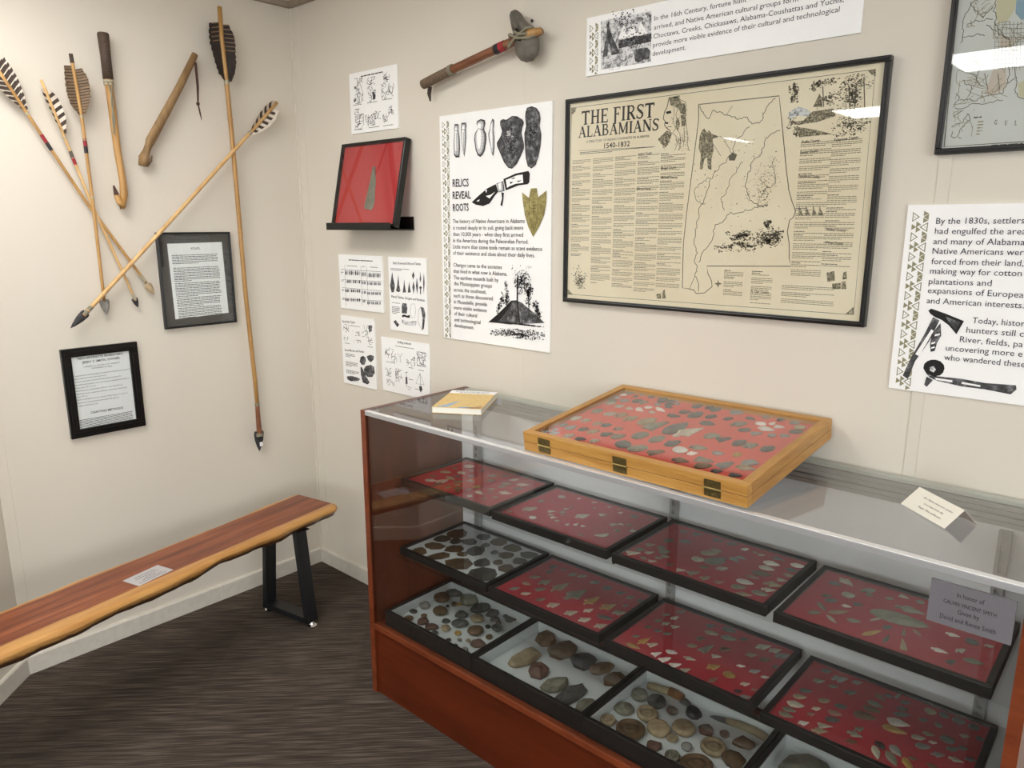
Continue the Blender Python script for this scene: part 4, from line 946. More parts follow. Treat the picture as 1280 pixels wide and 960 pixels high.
INK['G'] = [
('l','m',2,'10.7,303 16.3,16.4 157.6,16.6'),
('p','y',0,'79.8,290.4 112.5,284.5 111.9,266.5 102.8,249.9 86.4,246.5 79.8,266'),
('p','b',0,'112.5,284.5 131.9,280.9 136,247.4 125.3,246.2 114,260.1'),
('p','o',0,'88,159.3 110.8,159.5 114.9,124.6 96.6,110.9 78.6,116'),
('p','o',0,'91.5,227.3 118.6,210.8 114.8,196.1 94.4,202.1'),
('p','y',0,'134,128.7 149.6,136.1 154.2,98.5 138.5,103.3'),
('l','r',1.3,'34.7,295.5 49.1,271.3 59.1,260.3 66.4,271.4 74,279.3'),
('l','r',1.3,'33.5,253.6 56.6,256.1 76.8,255.8'),
('l','r',1.3,'26,228 50.7,232.1 65.8,226.6'),
('l','r',1.3,'66.4,246.7 88.2,230.8 110.1,212.1'),
('l','r',1.3,'46.2,296.5 24.3,256.7 24,218.7'),
('l','r',1.3,'78.4,290.7 80.2,250.6 87.8,234 110.1,212.1 120.8,192.1'),
('l','r',1.3,'27.3,121.6 33.4,107.9 24.2,94.1'),
('l','r',1.3,'27.5,92.1 51.6,93 78.1,95.2 112.2,99.7'),
('l','r',1.3,'26.2,75.7 41.9,85.8'),
('l','r',1.3,'34.9,107.7 65.4,103 79.3,109.6 96.6,110.9 110.7,112.5 117,130.7 129.7,141.6 129.9,116.7 143.1,99.7 154,100.1'),
('l','r',1.3,'25.3,55.9 43.1,61 53.1,79.8 59.2,66.2 44.3,51 34.1,31.9 27.5,35.7 29.5,45.6'),
('l','r',1.3,'46.5,31 40.2,33.1'),
('l','r',1.3,'61.5,162.7 60.4,146.9 77.1,129'),
('l','r',1.3,'113.2,162.3 118,146.2 117,130.7'),
('l','r',1.3,'74.1,154.7 83.7,121.8'),
('l','r',1.3,'97.5,151.8 104.2,119.6'),
('l','r',1.3,'25.2,167.3 44.2,158.5 60,150.1 64.5,136.8'),
('l','r',1.3,'36.6,146.5 53.2,131.7 49.4,112.7'),
('l','r',1.3,'124.6,160.8 128.3,141.8'),
('c','h',(16, 1),'23.8,180.4 80.5,99.8'),
('c','h',(18, 1),'80.6,247.5 136.5,189.9'),
('c','h',(12, 1),'32,292.9 80.6,247.5'),
('c','h',(10, 1),'73.4,161.2 120,105.2'),
('c','h',(9, 1),'22,86 64.8,29.7'),
('l','r',0.6,'81.7,250.4 90.1,159'),
('l','r',0.6,'88,249.3 96.5,158.2'),
('l','r',0.6,'94.3,248.3 102.8,157.4'),
('l','r',0.6,'100.6,247.2 109.1,156.6'),
('l','r',0.6,'106.9,246.2 115.4,155.8'),
('l','r',0.6,'113.1,245.2 121.7,155'),
('l','r',0.6,'119.3,244.2 127.9,154.2'),
('l','r',0.6,'125.4,243.1 134.1,153.4'),
('l','r',0.6,'81,244.3 130.7,238.1'),
('l','r',0.6,'81.9,236.2 131.6,230.1'),
('l','r',0.6,'82.9,228 132.6,222'),
('l','r',0.6,'83.8,219.8 133.6,214'),
('l','r',0.6,'84.8,211.6 134.6,206'),
('l','r',0.6,'85.8,203.4 135.5,197.9'),
('l','r',0.6,'86.7,195.1 136.5,189.9'),
('l','r',0.6,'87.7,186.9 137.5,181.8'),
('l','r',0.6,'88.7,178.7 138.5,173.7'),
('l','r',0.6,'89.6,170.4 139.5,165.6'),
('l','r',0.6,'90.6,162.1 140.5,157.5'),
('t','k',(9, 2, 'G'),'102.7,53.4 108,53'),
('t','k',(9, 2, 'U'),'120.3,50.7 125.5,50.2'),
('t','k',(9, 2, 'L'),'137.4,49.2 142,48.9'),
('b','k',(6, 0),'64.4,72.3 78.8,68.4'),
('b','h',(6, 0),'72.8,64.4 83,31.6'),
('b','k',(8, 0),'102.3,12.3 156.4,12.9'),
]
INK['A'] = [
('t','k',(8.5, 1, 'ATLATL'),'127.7,296.6 166,296.1'),
('b','k',(6.2, 0),'52.3,279.4 237.7,244.9'),
('b','k',(6.2, 0),'53.8,231.2 238.9,175.7'),
('b','k',(6.2, 0),'54.3,172.5 238.5,115.2'),
('b','k',(6.2, 0),'56,115.8 235.2,76.5'),
('b','k',(6.2, 0),'56.8,77.2 234.6,35.6'),
]
INK['B'] = [
('t','k',(8, 1, 'NEO-ARTIFACTS INVENTORY,'),'52.8,280.3 205.8,280.1'),
('t','k',(8, 1, 'JERRY C SMITH, OWNER'),'65.6,264.8 192.4,265.5'),
('t','k',(4.6, 0, 'LOANED TO THE PELL CITY MUSEUM'),'69.1,250.1 189.2,250'),
('t','k',(4.6, 0, 'NOVEMBER 30, 2022'),'95.2,241.8 163.6,241'),
('t','k',(4.8, 0, 'Long atlatl dart with detachable foreshaft and unhafted stone point (1)'),'34.1,221.1 223.4,221'),
('t','k',(4.8, 0, 'Short atlatl dart with stone point (1)'),'32.8,210.4 141.1,210.9'),
('t','k',(4.8, 0, 'Arrows with stone points and two paint schemes (3)'),'32.7,199.8 188.5,199.5'),
('t','k',(4.8, 0, 'Bow drill with leather cord, stone point, weight and handle (1)'),'32.1,188.5 217.1,187.8'),
('t','k',(4.8, 0, 'Stone celt, 4.5" x 2" (1)'),'32.4,177.9 101.2,177.6'),
('t','k',(4.8, 0, 'Atlatl thrower, hand-made, Ozarks with sling 22" (1)'),'32.6,167.2 191,166.8'),
('t','k',(4.8, 0, 'Atlatl thrower, made by a friend, with bear tooth and'),'32.1,155.9 204.4,154.4'),
('t','k',(4.8, 0, 'sling 19" (1)'),'33.1,145.8 69.5,145.2'),
('t','k',(4.8, 0, 'Stone tomahawk in two colors with sling 17" x 8" (1)'),'32.6,135.2 205.3,132.8'),
('t','k',(4.8, 0, 'Boxed set of assorted stone points (4 pieces)'),'32.8,123.7 173.2,122.1'),
('t','k',(4.8, 0, 'Display text frames (2)'),'32.3,113.1 99.7,112.3'),
('t','k',(8, 1, 'CRAFTING METHODS'),'73.5,80.3 184.4,78.4'),
('b','k',(5.2, 0),'33.5,65.2 218.6,4.2'),
]

def pts_of(s): return [tuple(map(float, q.split(','))) for q in s.split()]
# lettering is built from the default font as curves turned into flat meshes
TXT = {}
def prep_text(keys):
    obs = []
    for key in keys:
        body, bold, ital = key
        cu = bpy.data.curves.new('t', 'FONT'); cu.body = body; cu.size = 1; cu.resolution_u = 2; cu.fill_mode = 'FRONT'
        cu.offset = .014 if bold else 0.0
        if ital: cu.shear = .28
        obs.append((key, link(bpy.data.objects.new('t', cu)), cu))
    bpy.context.view_layer.update(); dg = bpy.context.evaluated_depsgraph_get()
    for key, o, cu in obs:
        me = o.evaluated_get(dg).to_mesh()
        vs = [(v.co.x, v.co.y) for v in me.vertices]; fs = [tuple(p.vertices) for p in me.polygons]
        o.evaluated_get(dg).to_mesh_clear()
        x0 = min(v[0] for v in vs); x1 = max(v[0] for v in vs)
        TXT[key] = ([(x-x0, y) for x, y in vs], fs, x1-x0)
    for key, o, cu in obs: bpy.data.objects.remove(o); bpy.data.curves.remove(cu)
# display capitals with slab serifs, drawn as strokes in a unit box (x0,y0,x1,y1,width)
SER = dict(
 T=(.9, [(.45,0,.45,1,.2),(.03,.93,.87,.93,.14),(.06,.76,.06,1,.07),(.84,.76,.84,1,.07),(.25,.03,.65,.03,.07)]),
 H=(.95, [(.2,0,.2,1,.19),(.75,0,.75,1,.19),(.2,.52,.75,.52,.09),(.02,.03,.38,.03,.07),(.57,.03,.93,.03,.07),(.02,.97,.38,.97,.07),(.57,.97,.93,.97,.07)]),
 E=(.78, [(.2,0,.2,1,.19),(.1,.96,.7,.96,.09),(.2,.52,.56,.52,.09),(.1,.04,.72,.04,.09),(.69,.8,.69,1,.07),(.71,0,.71,.22,.07),(.55,.4,.55,.64,.07),(.02,.03,.3,.03,.07),(.02,.97,.3,.97,.07)]),
 F=(.74, [(.22,-.18,.22,1,.19),(.1,.96,.68,.96,.09),(.2,.52,.54,.52,.09),(.67,.8,.67,1,.07),(.53,.4,.53,.64,.07),(.02,.97,.3,.97,.07)]),
 I=(.42, [(.21,0,.21,1,.19),(.03,.03,.39,.03,.07),(.03,.97,.39,.97,.07)]),
 R=(.88, [(.2,0,.2,1,.19),(.1,.96,.5,.96,.09),(.5,.96,.66,.87,.12),(.66,.87,.7,.74,.16),(.7,.74,.64,.6,.14),(.64,.6,.5,.5,.1),(.2,.5,.5,.5,.09),(.42,.5,.78,.03,.18),(.02,.03,.38,.03,.07),(.66,.03,.9,.03,.07),(.02,.97,.3,.97,.07)]),
 S=(.72, [(.62,.84,.5,.95,.1),(.5,.95,.3,.96,.1),(.3,.96,.15,.86,.13),(.15,.86,.13,.7,.16),(.13,.7,.3,.56,.18),(.3,.56,.5,.44,.2),(.5,.44,.6,.3,.18),(.6,.3,.55,.12,.16),(.55,.12,.4,.04,.11),(.4,.04,.2,.05,.1),(.2,.05,.09,.16,.1),(.07,.04,.07,.28,.07),(.64,.74,.64,.97,.07)]),
 A=(.95, [(.14,.03,.46,.98,.08),(.46,1,.8,.03,.2),(.26,.36,.66,.36,.08),(.0,.03,.3,.03,.07),(.62,.03,.97,.03,.07)]),
 L=(.74, [(.2,0,.2,1,.19),(.1,.04,.68,.04,.09),(.67,0,.67,.26,.07),(.02,.97,.38,.97,.07),(.02,.03,.3,.03,.07)]),
 B=(.84, [(.2,0,.2,1,.19),(.1,.96,.5,.96,.09),(.5,.96,.64,.86,.14),(.64,.86,.64,.68,.14),(.64,.68,.48,.55,.12),(.2,.54,.5,.54,.08),(.5,.53,.7,.42,.14),(.7,.42,.72,.2,.17),(.72,.2,.56,.06,.13),(.1,.04,.56,.04,.09),(.02,.97,.3,.97,.07),(.02,.03,.3,.03,.07)]),
 M=(1.15, [(.16,0,.16,1,.09),(.16,1,.56,.08,.19),(.56,.08,.94,1,.09),(.96,0,.96,1,.2),(.02,.03,.3,.03,.07),(.78,.03,1.13,.03,.07),(.02,.97,.26,.97,.07),(.88,.97,1.13,.97,.07)]),
 N=(.98, [(.16,0,.16,1,.09),(.16,1,.82,.04,.2),(.82,0,.82,1,.09),(.02,.03,.3,.03,.07),(.02,.97,.26,.97,.07),(.68,.97,.96,.97,.07)]),
 G=(.88, [(.74,.8,.6,.94,.1),(.6,.94,.4,.97,.1),(.4,.97,.2,.84,.15),(.2,.84,.12,.5,.2),(.12,.5,.2,.16,.18),(.2,.16,.42,.03,.13),(.42,.03,.64,.07,.1),(.72,.04,.72,.44,.17),(.55,.43,.86,.43,.07),(.75,.72,.75,.97,.07)]),
 U=(.9, [(.2,.3,.2,1,.18),(.2,.3,.3,.08,.14),(.3,.08,.5,.03,.1),(.5,.03,.66,.1,.1),(.66,.1,.72,.3,.1),(.72,.3,.72,1,.09),(.02,.97,.38,.97,.07),(.58,.97,.88,.97,.07)]))
class Panel:
    """flat artwork on a board: local u (right), v (up) in metres from its lower left corner, printed just in front of the surface"""
    def __init__(s, o, eu, ev, en, seed=1):
        s.o, s.eu, s.ev, s.en = Vector(o), Vector(eu), Vector(ev), Vector(en); s.L = MB(); s.I = MB(); s.k = 0; s.rng = random.Random(seed)
    def P(s, u, v): return s.o + s.eu*u + s.ev*v + s.en*(.0003 + s.k*4e-6)
    def poly(s, pts, m, mb=None):
        s.k += 1; mb = mb or s.I; mb.add([s.P(a, b) for a, b in pts], [tuple(range(len(pts)))], INKKEYS.index(m))
    def line(s, pts, w, m, mb=None):
        s.k += 1; mb = mb or s.I; mi = INKKEYS.index(m); n = len(pts); vs = []
        for i in range(n):
            a = pts[max(i-1, 0)]; b = pts[min(i+1, n-1)]; dx, dy = b[0]-a[0], b[1]-a[1]; L = math.hypot(dx, dy) or 1
            nx, ny = -dy/L*w/2, dx/L*w/2; vs += [s.P(pts[i][0]+nx, pts[i][1]+ny), s.P(pts[i][0]-nx, pts[i][1]-ny)]
        mb.add(vs, [(2*i, 2*i+1, 2*i+3, 2*i+2) for i in range(n-1)], mi)
    def blob(s, u, v, r, m, mb=None):
        n = 6; a0 = s.rng.random()*6; q = []
        for i in range(n):
            a = a0+i*2*math.pi/n; rr = r*(.5+s.rng.random()*.7); q.append((u+rr*math.cos(a), v+rr*.7*math.sin(a)))
        s.poly(q, m, mb); s.k -= 1
    def text(s, a, b, cap, m, body, bold, ital=0, center=None):
        mi = INKKEYS.index(m); s.k += 1
        if bold == 2:
            W = sum(SER[c][0]+.06 if c != ' ' else .42 for c in body); sx = (b[0]-a[0])/W; x = 0
            for c in body:
                if c == ' ': x += .42; continue
                w_, st = SER[c]
                for x0, y0, x1, y1, wd in st:
                    dx, dy = (x1-x0)*sx, (y1-y0)*cap; L = math.hypot(dx, dy); k = math.hypot(dy/L*sx, dx/L*cap)*wd/2; nx, ny = -dy/L*k, dx/L*k
                    u0, v0, u1, v1 = a[0]+(x+x0)*sx, a[1]+y0*cap, a[0]+(x+x1)*sx, a[1]+y1*cap
                    s.L.add([s.P(u0+nx, v0+ny), s.P(u0-nx, v0-ny), s.P(u1-nx, v1-ny), s.P(u1+nx, v1+ny)], [(0, 1, 2, 3)], mi); s.k += .3
                x += w_+.06
            return
        vs, fs, w = TXT[(body, bold, ital)]; sx = (b[0]-a[0])/w; sy = cap/.70; sl = (b[1]-a[1])/(b[0]-a[0])
        s.L.add([s.P(a[0]+x*sx, a[1]+y*sy+x*sx*sl) for x, y in vs], fs, mi)
    def bars(s, a, b, pitch, m, head):
        u0, u1 = min(a[0], b[0]), max(a[0], b[0]); v1, v0 = max(a[1], b[1]), min(a[1], b[1]); h = v1-v0
        n = max(1, int(round(h/pitch))) if h > pitch*1.4 else 1
        if n == 1: v1 = (v0+v1)/2+pitch/2
        r = s.rng; left = 0
        for i in range(n):
            v = v1-(i+.5)*pitch; hh = pitch*.40; end = u1; mm = m
            if head:
                if left == 0: left = r.choice((3, 4, 5, 6)); continue
                left -= 1
                if left == 5 or (left and r.random() < .12): mm = 'K'; end = u0+(u1-u0)*r.uniform(.3, .6)
                elif left == 0: end = u0+(u1-u0)*r.uniform(.4, .9)
            elif n > 1 and i == n-1: end = u0+(u1-u0)*r.uniform(.35, .7)
            elif n > 1: end = u1-(u1-u0)*r.uniform(0, .05)
            x = u0
            while x < end-.0008:
                w = min(end-x, pitch*r.uniform(.6, 2.6)); s.poly([(x, v-hh/2), (x+w, v-hh/2), (x+w, v+hh/2), (x, v+hh/2)], mm, s.L); s.k -= 1; x += w+pitch*.28
    def border(s, uL0, uR0, uL1, uR1, h, P, first):
        n = int(h/P)+2
        def tri(v, f0, f1, hw, sgn, hollow):
            y = v/h
            if y < 0.004 or y > .996: return
            a = uL0+(uL1-uL0)*y; w = (uR0+(uR1-uR0)*y)-a
            lo, hi = max(v-hw, .0005), min(v+hw, h-.0005)
            A, B = a+w*f0, a+w*f1
            if sgn < 0: A, B = B, A
            s.poly([(A, lo), (B, v), (A, hi)], 'O')
            if hollow and hi-lo > hw*1.9:
                c = A+(B-A)*.36; s.poly([(A+(B-A)*.13, v-hw*.68), (A+(B-A)*.76, v), (A+(B-A)*.13, v+hw*.68)], 'w'); s.poly([(c-(B-A)*.07, v-hw*.13), (c+(B-A)*.08, v), (c-(B-A)*.07, v+hw*.13)], 'O')
        for i in range(n):
            v = h-first-i*P
            tri(v, 0, .46, P*.25, 1, True); tri(v-P*.5, .0, .3, P*.15, 1, False); tri(v-P*.37, .28, .58, P*.15, 1, False); tri(v-P*.63, .28, .58, P*.15, 1, False)
            tri(v-P*.5, .48, 1, P*.25, -1, True); tri(v, .68, 1, P*.15, -1, False); tri(v-P*.17, .68, 1, P*.13, 1, False); tri(v+P*.17, .68, 1, P*.13, 1, False)
    def wig(s, q):
        for amp in (.16, .22, .25):
            o = [q[0]]
            for a, b in zip(q, q[1:]):
                dx, dy = b[0]-a[0], b[1]-a[1]; k = s.rng.uniform(-amp, amp); o += [((a[0]+b[0])/2-dy*k, (a[1]+b[1])/2+dx*k), b]
            q = o
        return q
    def run(s, data):
        for kind, m, pr, ps in data:
            q = [(a/1e3, b/1e3) for a, b in pts_of(ps)]
            if kind == 'p': s.poly(q, m)
            elif kind == 'l': s.line(s.wig(q) if m == 'r' and len(q) > 2 else q, pr/1e3, m)
            elif kind == 't': s.text(q[0], q[1], pr[0]/1e3, m, pr[2], pr[1])
            elif kind == 'b': s.bars(q[0], q[1], pr[0]/1e3, m, pr[1])
            else:
                n, sz = pr; u0, u1 = sorted((q[0][0], q[1][0])); v0, v1 = sorted((q[0][1], q[1][1])); r = s.rng; s.k += 1
                if kind == 's':
                    n = int(n*3.2); sz = sz*.5
                    cl = [(r.gauss(.5, .23), r.gauss(.5, .25)) for _ in range(max(5, n//14))]
                    for i in range(n):
                        c = cl[i % len(cl)]; x = c[0]+r.gauss(0, .09); y = c[1]+r.gauss(0, .09)
                        if not (0 < x < 1 and 0 < y < 1): continue
                        s.blob(u0+(u1-u0)*x, v0+(v1-v0)*y, sz/1e3*r.uniform(.35, 1), m)
                else:
                    cx, cy = (u0+u1)/2, (v0+v1)/2
                    for i in range(n):
                        x, y = r.uniform(u0, u1), r.uniform(v0, v1); ang = r.uniform(0, 6.3); q2 = [(x, y)]; st = min(u1-u0, v1-v0)*.13
                        for _ in range(5):
                            ang += r.uniform(-.7, .9); x = min(u1, max(u0, x+st*math.cos(ang))); y = min(v1, max(v0, y+st*math.sin(ang))); q2.append((x, y))
                        s.line(q2, sz/1e3, m); s.k -= .9
    def finish(s, parent):
        # every block of text and every picture on the sheet becomes a part of its own
        for nm, mb in (('lettering', s.L), ('illustration', s.I)):
            if not mb.v: continue
            co = [((Vector(v)-s.o).dot(s.eu), (Vector(v)-s.o).dot(s.ev)) for v in mb.v]; nf = len(mb.f)
            fb = [(min(co[i][0] for i in f), max(co[i][0] for i in f), min(co[i][1] for i in f), max(co[i][1] for i in f)) for f in mb.f]
            gap = .008
            while True:
                par = list(range(nf)); cell = {}
                def find(a):
                    while par[a] != a: par[a] = par[par[a]]; a = par[a]
                    return a
                for i, (a, b, c, d) in enumerate(fb):
                    for x in range(int((a-gap/2)//gap), int((b+gap/2)//gap)+1):
                        for y in range(int((c-gap/2)//gap), int((d+gap/2)//gap)+1):
                            j = cell.setdefault((x, y), i)
                            if j != i: par[find(i)] = find(j)
                grp = {}
                for i in range(nf): grp.setdefault(find(i), []).append(i)
                if len(grp) <= 14: break
                gap *= 1.3
            for fs in grp.values():
                q = MB(); idx = {}
                for i in fs:
                    for v in mb.f[i]:
                        if v not in idx: idx[v] = len(q.v); q.v.append(mb.v[v])
                    q.f.append(tuple(idx[v] for v in mb.f[i])); q.m.append(mb.m[i])
                used = sorted(set(q.m)); q.m = [used.index(i) for i in q.m]; q.build(nm, [INKLIST[i] for i in used], parent)
keys = set()
for dct in INK.values():
    for kind, m, pr, ps in dct:
        if kind == 't' and pr[1] != 2: keys.add((pr[2], pr[1], 0))
PLQ = [("In honor of", .0115), ("CALVIN VINCENT SMITH", .0095), ("Given by", .0115), ("David and Renee Smith", .0115)]
TENT = ["Our Native American section", "is on loan from the", "Roger Pate collection"]
for s_, c in PLQ: keys.add((s_, 0, 0))
for s_ in TENT: keys.add((s_, 0, 1))
prep_text(sorted(keys))
EX, EY, EZ = Vector((1,0,0)), Vector((0,1,0)), Vector((0,0,1))
def board(key, name, x0, x1, z0, z1, label, th=.0062, seed=1, border=None):
    r = empty(name, (x0+(x1-x0)/2, -th/2, z0), label, 'sign')
    m = MB(); m.box(x0, x1, -th, -.0002, z0, z1); m.build('board', FOAM, r)
    p = Panel((x0, -th, z0), EX, EZ, -EY, seed)
    if border: p.border(*border)
    p.run(INK[key]); p.finish(r); return r
board('R', 'exhibit_panel', .8881, 1.3871, 1.1636, 1.9327, 'tall white panel headed RELICS REVEAL ROOTS with stone tool drawings', seed=2, border=(.0097, .0395, .0131, .047, .769, .043, .03))
board('N', 'exhibit_panel', 1.510, 2.2630, 1.985, 2.1405, 'wide white panel with a tipi camp picture above the framed tan map', seed=3, border=(.0135, .0414, .0096, .0399, .1555, .043, .03))
board('S', 'exhibit_panel', 2.3988, 3.16, 1.1974, 1.6105, 'white panel about the 1830s with pipe axe and club drawings', seed=4, border=(.0145, .0456, .0109, .0433, .413, .0432, .026))
board('Q', 'leaflet_board', .385, .667, 1.912, 2.131, 'small white card of line sketches in rows, above the red shadow box', .006, 5)
board('P1', 'leaflet_board', .258, .543, 1.226, 1.447, 'small white card with a ruled table of tiny points', .006, 6)
board('P2', 'leaflet_board', .5815, .8, 1.1635, 1.447, 'small white card of drills in a row over tablets and gorgets', .006, 7)
board('P3', 'leaflet_board', .2535, .478, .905, 1.195, 'small white card of pipe types over dark mortars and pestles', .006, 8)
board('P4', 'leaflet_board', .519, .8045, .912, 1.1295, 'small white card headed Drilling methods, lowest beside the case', .006, 9)
def framed(name, o, eu, ev, en, W, Hh, bw, depth, fmat, pm, key, label, cat, seed, paper=None, matmat=None, pdep=.006, gl=True, round_=True):
    """frame moulding, backing sheet, print and glass; o is the lower-left outer corner on the wall"""
    o = Vector(o); M = None
    r = empty(name, o+eu*W/2+en*depth/2, label, cat)
    m = MB()
    for a in ((0, W, 0, bw), (0, W, Hh-bw, Hh), (0, bw, bw, Hh-bw), (W-bw, W, bw, Hh-bw)):
        m.fbox(o, eu, ev, en, *a, .0005, depth)
        if round_:
            q = .3*bw; a2 = (a[0]+(q if a[1]-a[0] > bw*1.5 else q), a[1]-q, a[2]+q, a[3]-q); m.fbox(o, eu, ev, en, *a2, depth-.0005, depth+.003)
    m.build('frame', fmat, r, bevel=.0014)
    m = MB(); m.fbox(o, eu, ev, en, bw*.8, W-bw*.8, bw*.8, Hh-bw*.8, .0008, pdep); m.build('mat' if matmat else 'print', matmat or pm, r)
    host = r; pd = pdep
    if paper:
        m = MB(); m.hexa([o+eu*a+ev*b+en*(pdep-.0003) for a, b in paper]+[o+eu*a+ev*b+en*(pdep+.0006) for a, b in paper]); m.build('sheet', pm, r); pd = pdep+.0006
    p = Panel(o+en*pd, eu, ev, en, seed); p.run(INK[key]); p.finish(r)
    if gl:
        m = MB(); m.fbox(o, eu, ev, en, bw*.8, W-bw*.8, bw*.8, Hh-bw*.8, depth-.008+.0035, depth-.008+.0055); m.build('pane', GLASS, r)
    return r
framed('framed_map', (1.4475, -.0005, 1.3337), EX, EZ, -EY, .889, .5937, .0125, .0205, BLACK, MAPP, 'F', 'large tan framed map headed THE FIRST ALABAMIANS in thin black frame', 'framed map', 11, pdep=.0115)
framed('framed_map', (2.441, -.0005, 1.713), EX, EZ, -EY, .78, .56, .0125, .0195, BLACK, MAPG, 'G', 'pale grey coastal chart in black frame, cut by the top right corner', 'framed map', 12, pdep=.0115)
framed('framed_notice', (.0005, -.6355, 1.1775), EY, EZ, EX, .29, .3625, .0075, .0165, BLACK, PAPER, 'A', 'framed white sheet headed ATLATL with wide charcoal mat', 'framed notice', 13,
       paper=[(.0435,.034), (.2605,.041), (.2555,.323), (.0395,.3205)], matmat=MATBK, pdep=.0075)
framed('framed_notice', (.0005, -1.0015, .8215), EY, EZ, EX, .2565, .3225, .031, .016, BLACK, PAPER, 'B', 'white inventory list in a thick black frame, lowest on the arrow wall', 'framed notice', 14, pdep=.009, gl=True)
# plaque and tent-card lettering
pp_ = Panel((2.6195, CYF-.0005, .888), EX, EZ, -EY); 
for (s_, c), v, w in zip(PLQ, (.0575, .0415, .0275, .0115), (.040, .078, .032, .083)): pp_.text((.0615-w/2, v), (.0615+w/2, v), c*.75, 'k', s_, 0)
pp_.finish(pq)
eu_ = (pc[0]-pc[3]).normalized(); ev_ = (pc[3]-pc[2]); ev_ -= eu_*eu_.dot(ev_); ev_.normalize()
bp_ = Panel(pc[2]+Vector((0,0,.0012)), eu_, ev_, EZ, 5)
for v, a, b in ((.06, .025, .1), (.047, .02, .105), (.036, .045, .085), (.026, .03, .1), (.015, .012, .11)): bp_.bars((a, v), (b, v-.004), .006, 'K', 0)
bp_.finish(bpq)
# ------------------------------------------------------------------ red shadow box on its picture ledge
lg = empty('picture_ledge', (.54, -.056, 1.546), 'narrow black picture ledge holding the red shadow box', 'shelf')
m = MB(); m.box(.346, .734, -.115, -.0005, 1.5475, 1.5525); m.box(.346, .734, -.118, -.112, 1.5475, 1.575); m.box(.346, .734, -.0055, -.0005, 1.5475, 1.597); m.build('ledge', BLACK, lg, bevel=.001)
SW, SH, SD = .386, .323, .027; tl = math.radians(12.5)
sv = Vector((0, math.sin(tl), math.cos(tl))); sn = Vector((0, -math.cos(tl), math.sin(tl))); so = Vector((.352, -.1015, 1.5535)) - sn*SD + Vector((0, .0, .0062))
sb = empty('shadow_box', so+EX*SW/2, 'black shadow box with red backing and one long stone blade', 'display frame')
m = MB()
for a in ((0, SW, 0, .012), (0, SW, SH-.012, SH), (0, .012, .012, SH-.012), (SW-.012, SW, .012, SH-.012)): m.fbox(so, EX, sv, sn, *a, 0, SD)
m.build('frame', BLACK, sb, bevel=.0025)
m = MB(); m.fbox(so, EX, sv, sn, .011, SW-.011, .011, SH-.011, .001, .016); m.build('backing', REDBOX, sb)
m = MB(); m.fbox(so, EX, sv, sn, .011, SW-.011, .011, SH-.011, .0235, .0255); m.build('pane', GLASS, sb)
def blade(mb, pts, o, ex, ey, ez, t, mi=0, ridge=None):
    """a knapped or ground blade: outline, raised shoulder ring and crest"""
    n = len(pts); cx = sum(p[0] for p in pts)/n; cy = sum(p[1] for p in pts)/n; b = len(mb.v)
    for f, h in ((1, 0), (1.0, t*.3), (.62, t*.85)):
        for x, y in pts: mb.v.append(tuple(o+ex*(cx+(x-cx)*f)+ey*(cy+(y-cy)*f)+ez*h))
    mb.v.append(tuple(o+ex*cx+ey*cy+ez*t))
    for q in range(2):
        for i in range(n):
            j = (i+1) % n; mb.f.append((b+q*n+i, b+q*n+j, b+(q+1)*n+j, b+(q+1)*n+i)); mb.m.append(mi)
    for i in range(n): mb.f.append((b+2*n+i, b+2*n+(i+1) % n, b+3*n)); mb.m.append(mi)
    mb.f.append(tuple(b+i for i in range(n-1, -1, -1))); mb.m.append(mi)
sm = so+sn*.0162
m = MB(); blade(m, [(.211,.068),(.230,.064),(.241,.078),(.242,.10),(.234,.17),(.218,.228),(.205,.230),(.198,.17),(.189,.105),(.184,.082),(.191,.070)], sm, EX, sv, sn, .006)
tag(m.build('leaf_point', ST['n'], smooth=False), 'long slender greenish grey stone point on red in the shadow box', 'stone point')
# ------------------------------------------------------------------ arrows, darts, throwers on the wall at x = 0
CANE = wood('pale_cane', (190, 146, 88), (226, 190, 134), 6, (4, 4, .6), .45)
BAMBOO = wood('bamboo', (150, 108, 56), (196, 154, 92), 6, (4, 4, .6), .4)
GOLDW = wood('honey_wood', (158, 116, 62), (202, 158, 98), 6, (4, 4, .6), .42)
DRIFT = wood('weathered_wood', (112, 86, 54), (158, 126, 84), 9, (4, 4, .7), .6)
HANDLE = wood('red_brown_wood', (98, 56, 34), (146, 92, 58), 7, (.8, 4, 4), .42)
LEATHER = plain('dark_leather', (74, 58, 46), .7, 0, .35, 160)
SUEDE = plain('grey_brown_hide', (104, 86, 68), .8, 0, .3, 140)
THONG = plain('brown_thong', (70, 44, 34), .7, 0, .2, 100)
SINEW = plain('pale_sinew', (176, 166, 142), .7, 0, .15, 200)
CORD = plain('grey_green_cord', (134, 128, 108), .8, 0, .2, 300)
BANDR = plain('red_thread', (150, 34, 44), .6, 0, .1); BANDK = plain('black_thread', (32, 32, 36), .6, 0, .1); BANDG = plain('dark_grey_thread', (82, 76, 66), .6, 0, .1)
F_DK = plain('feather_brown', (66, 54, 46), .8, 0, .15, 60); F_LT = plain('feather_white', (214, 204, 190), .8, 0, .06, 60)
F_TN = plain('feather_tan', (128, 106, 82), .8, 0, .15, 60); F_BK = plain('feather_dark', (46, 38, 34), .8, 0, .15, 60)
def W(x, y, z): return Vector((x, y, z))
def path_at(path, t):
    L = [0]
    for i in range(1, len(path)): L.append(L[-1]+(path[i]-path[i-1]).length)
    d = t*L[-1]
    for i in range(1, len(path)):
        if d <= L[i] or i == len(path)-1:
            k = (d-L[i-1])/(L[i]-L[i-1]); return path[i-1].lerp(path[i], k)
def frac_z(path, z):
    best = min(range(401), key=lambda k: abs(path_at(path, k/400).z-z)); return best/400
def cut(path, a, b, n=3): return [path_at(path, a+(b-a)*i/n) for i in range(n+1)]
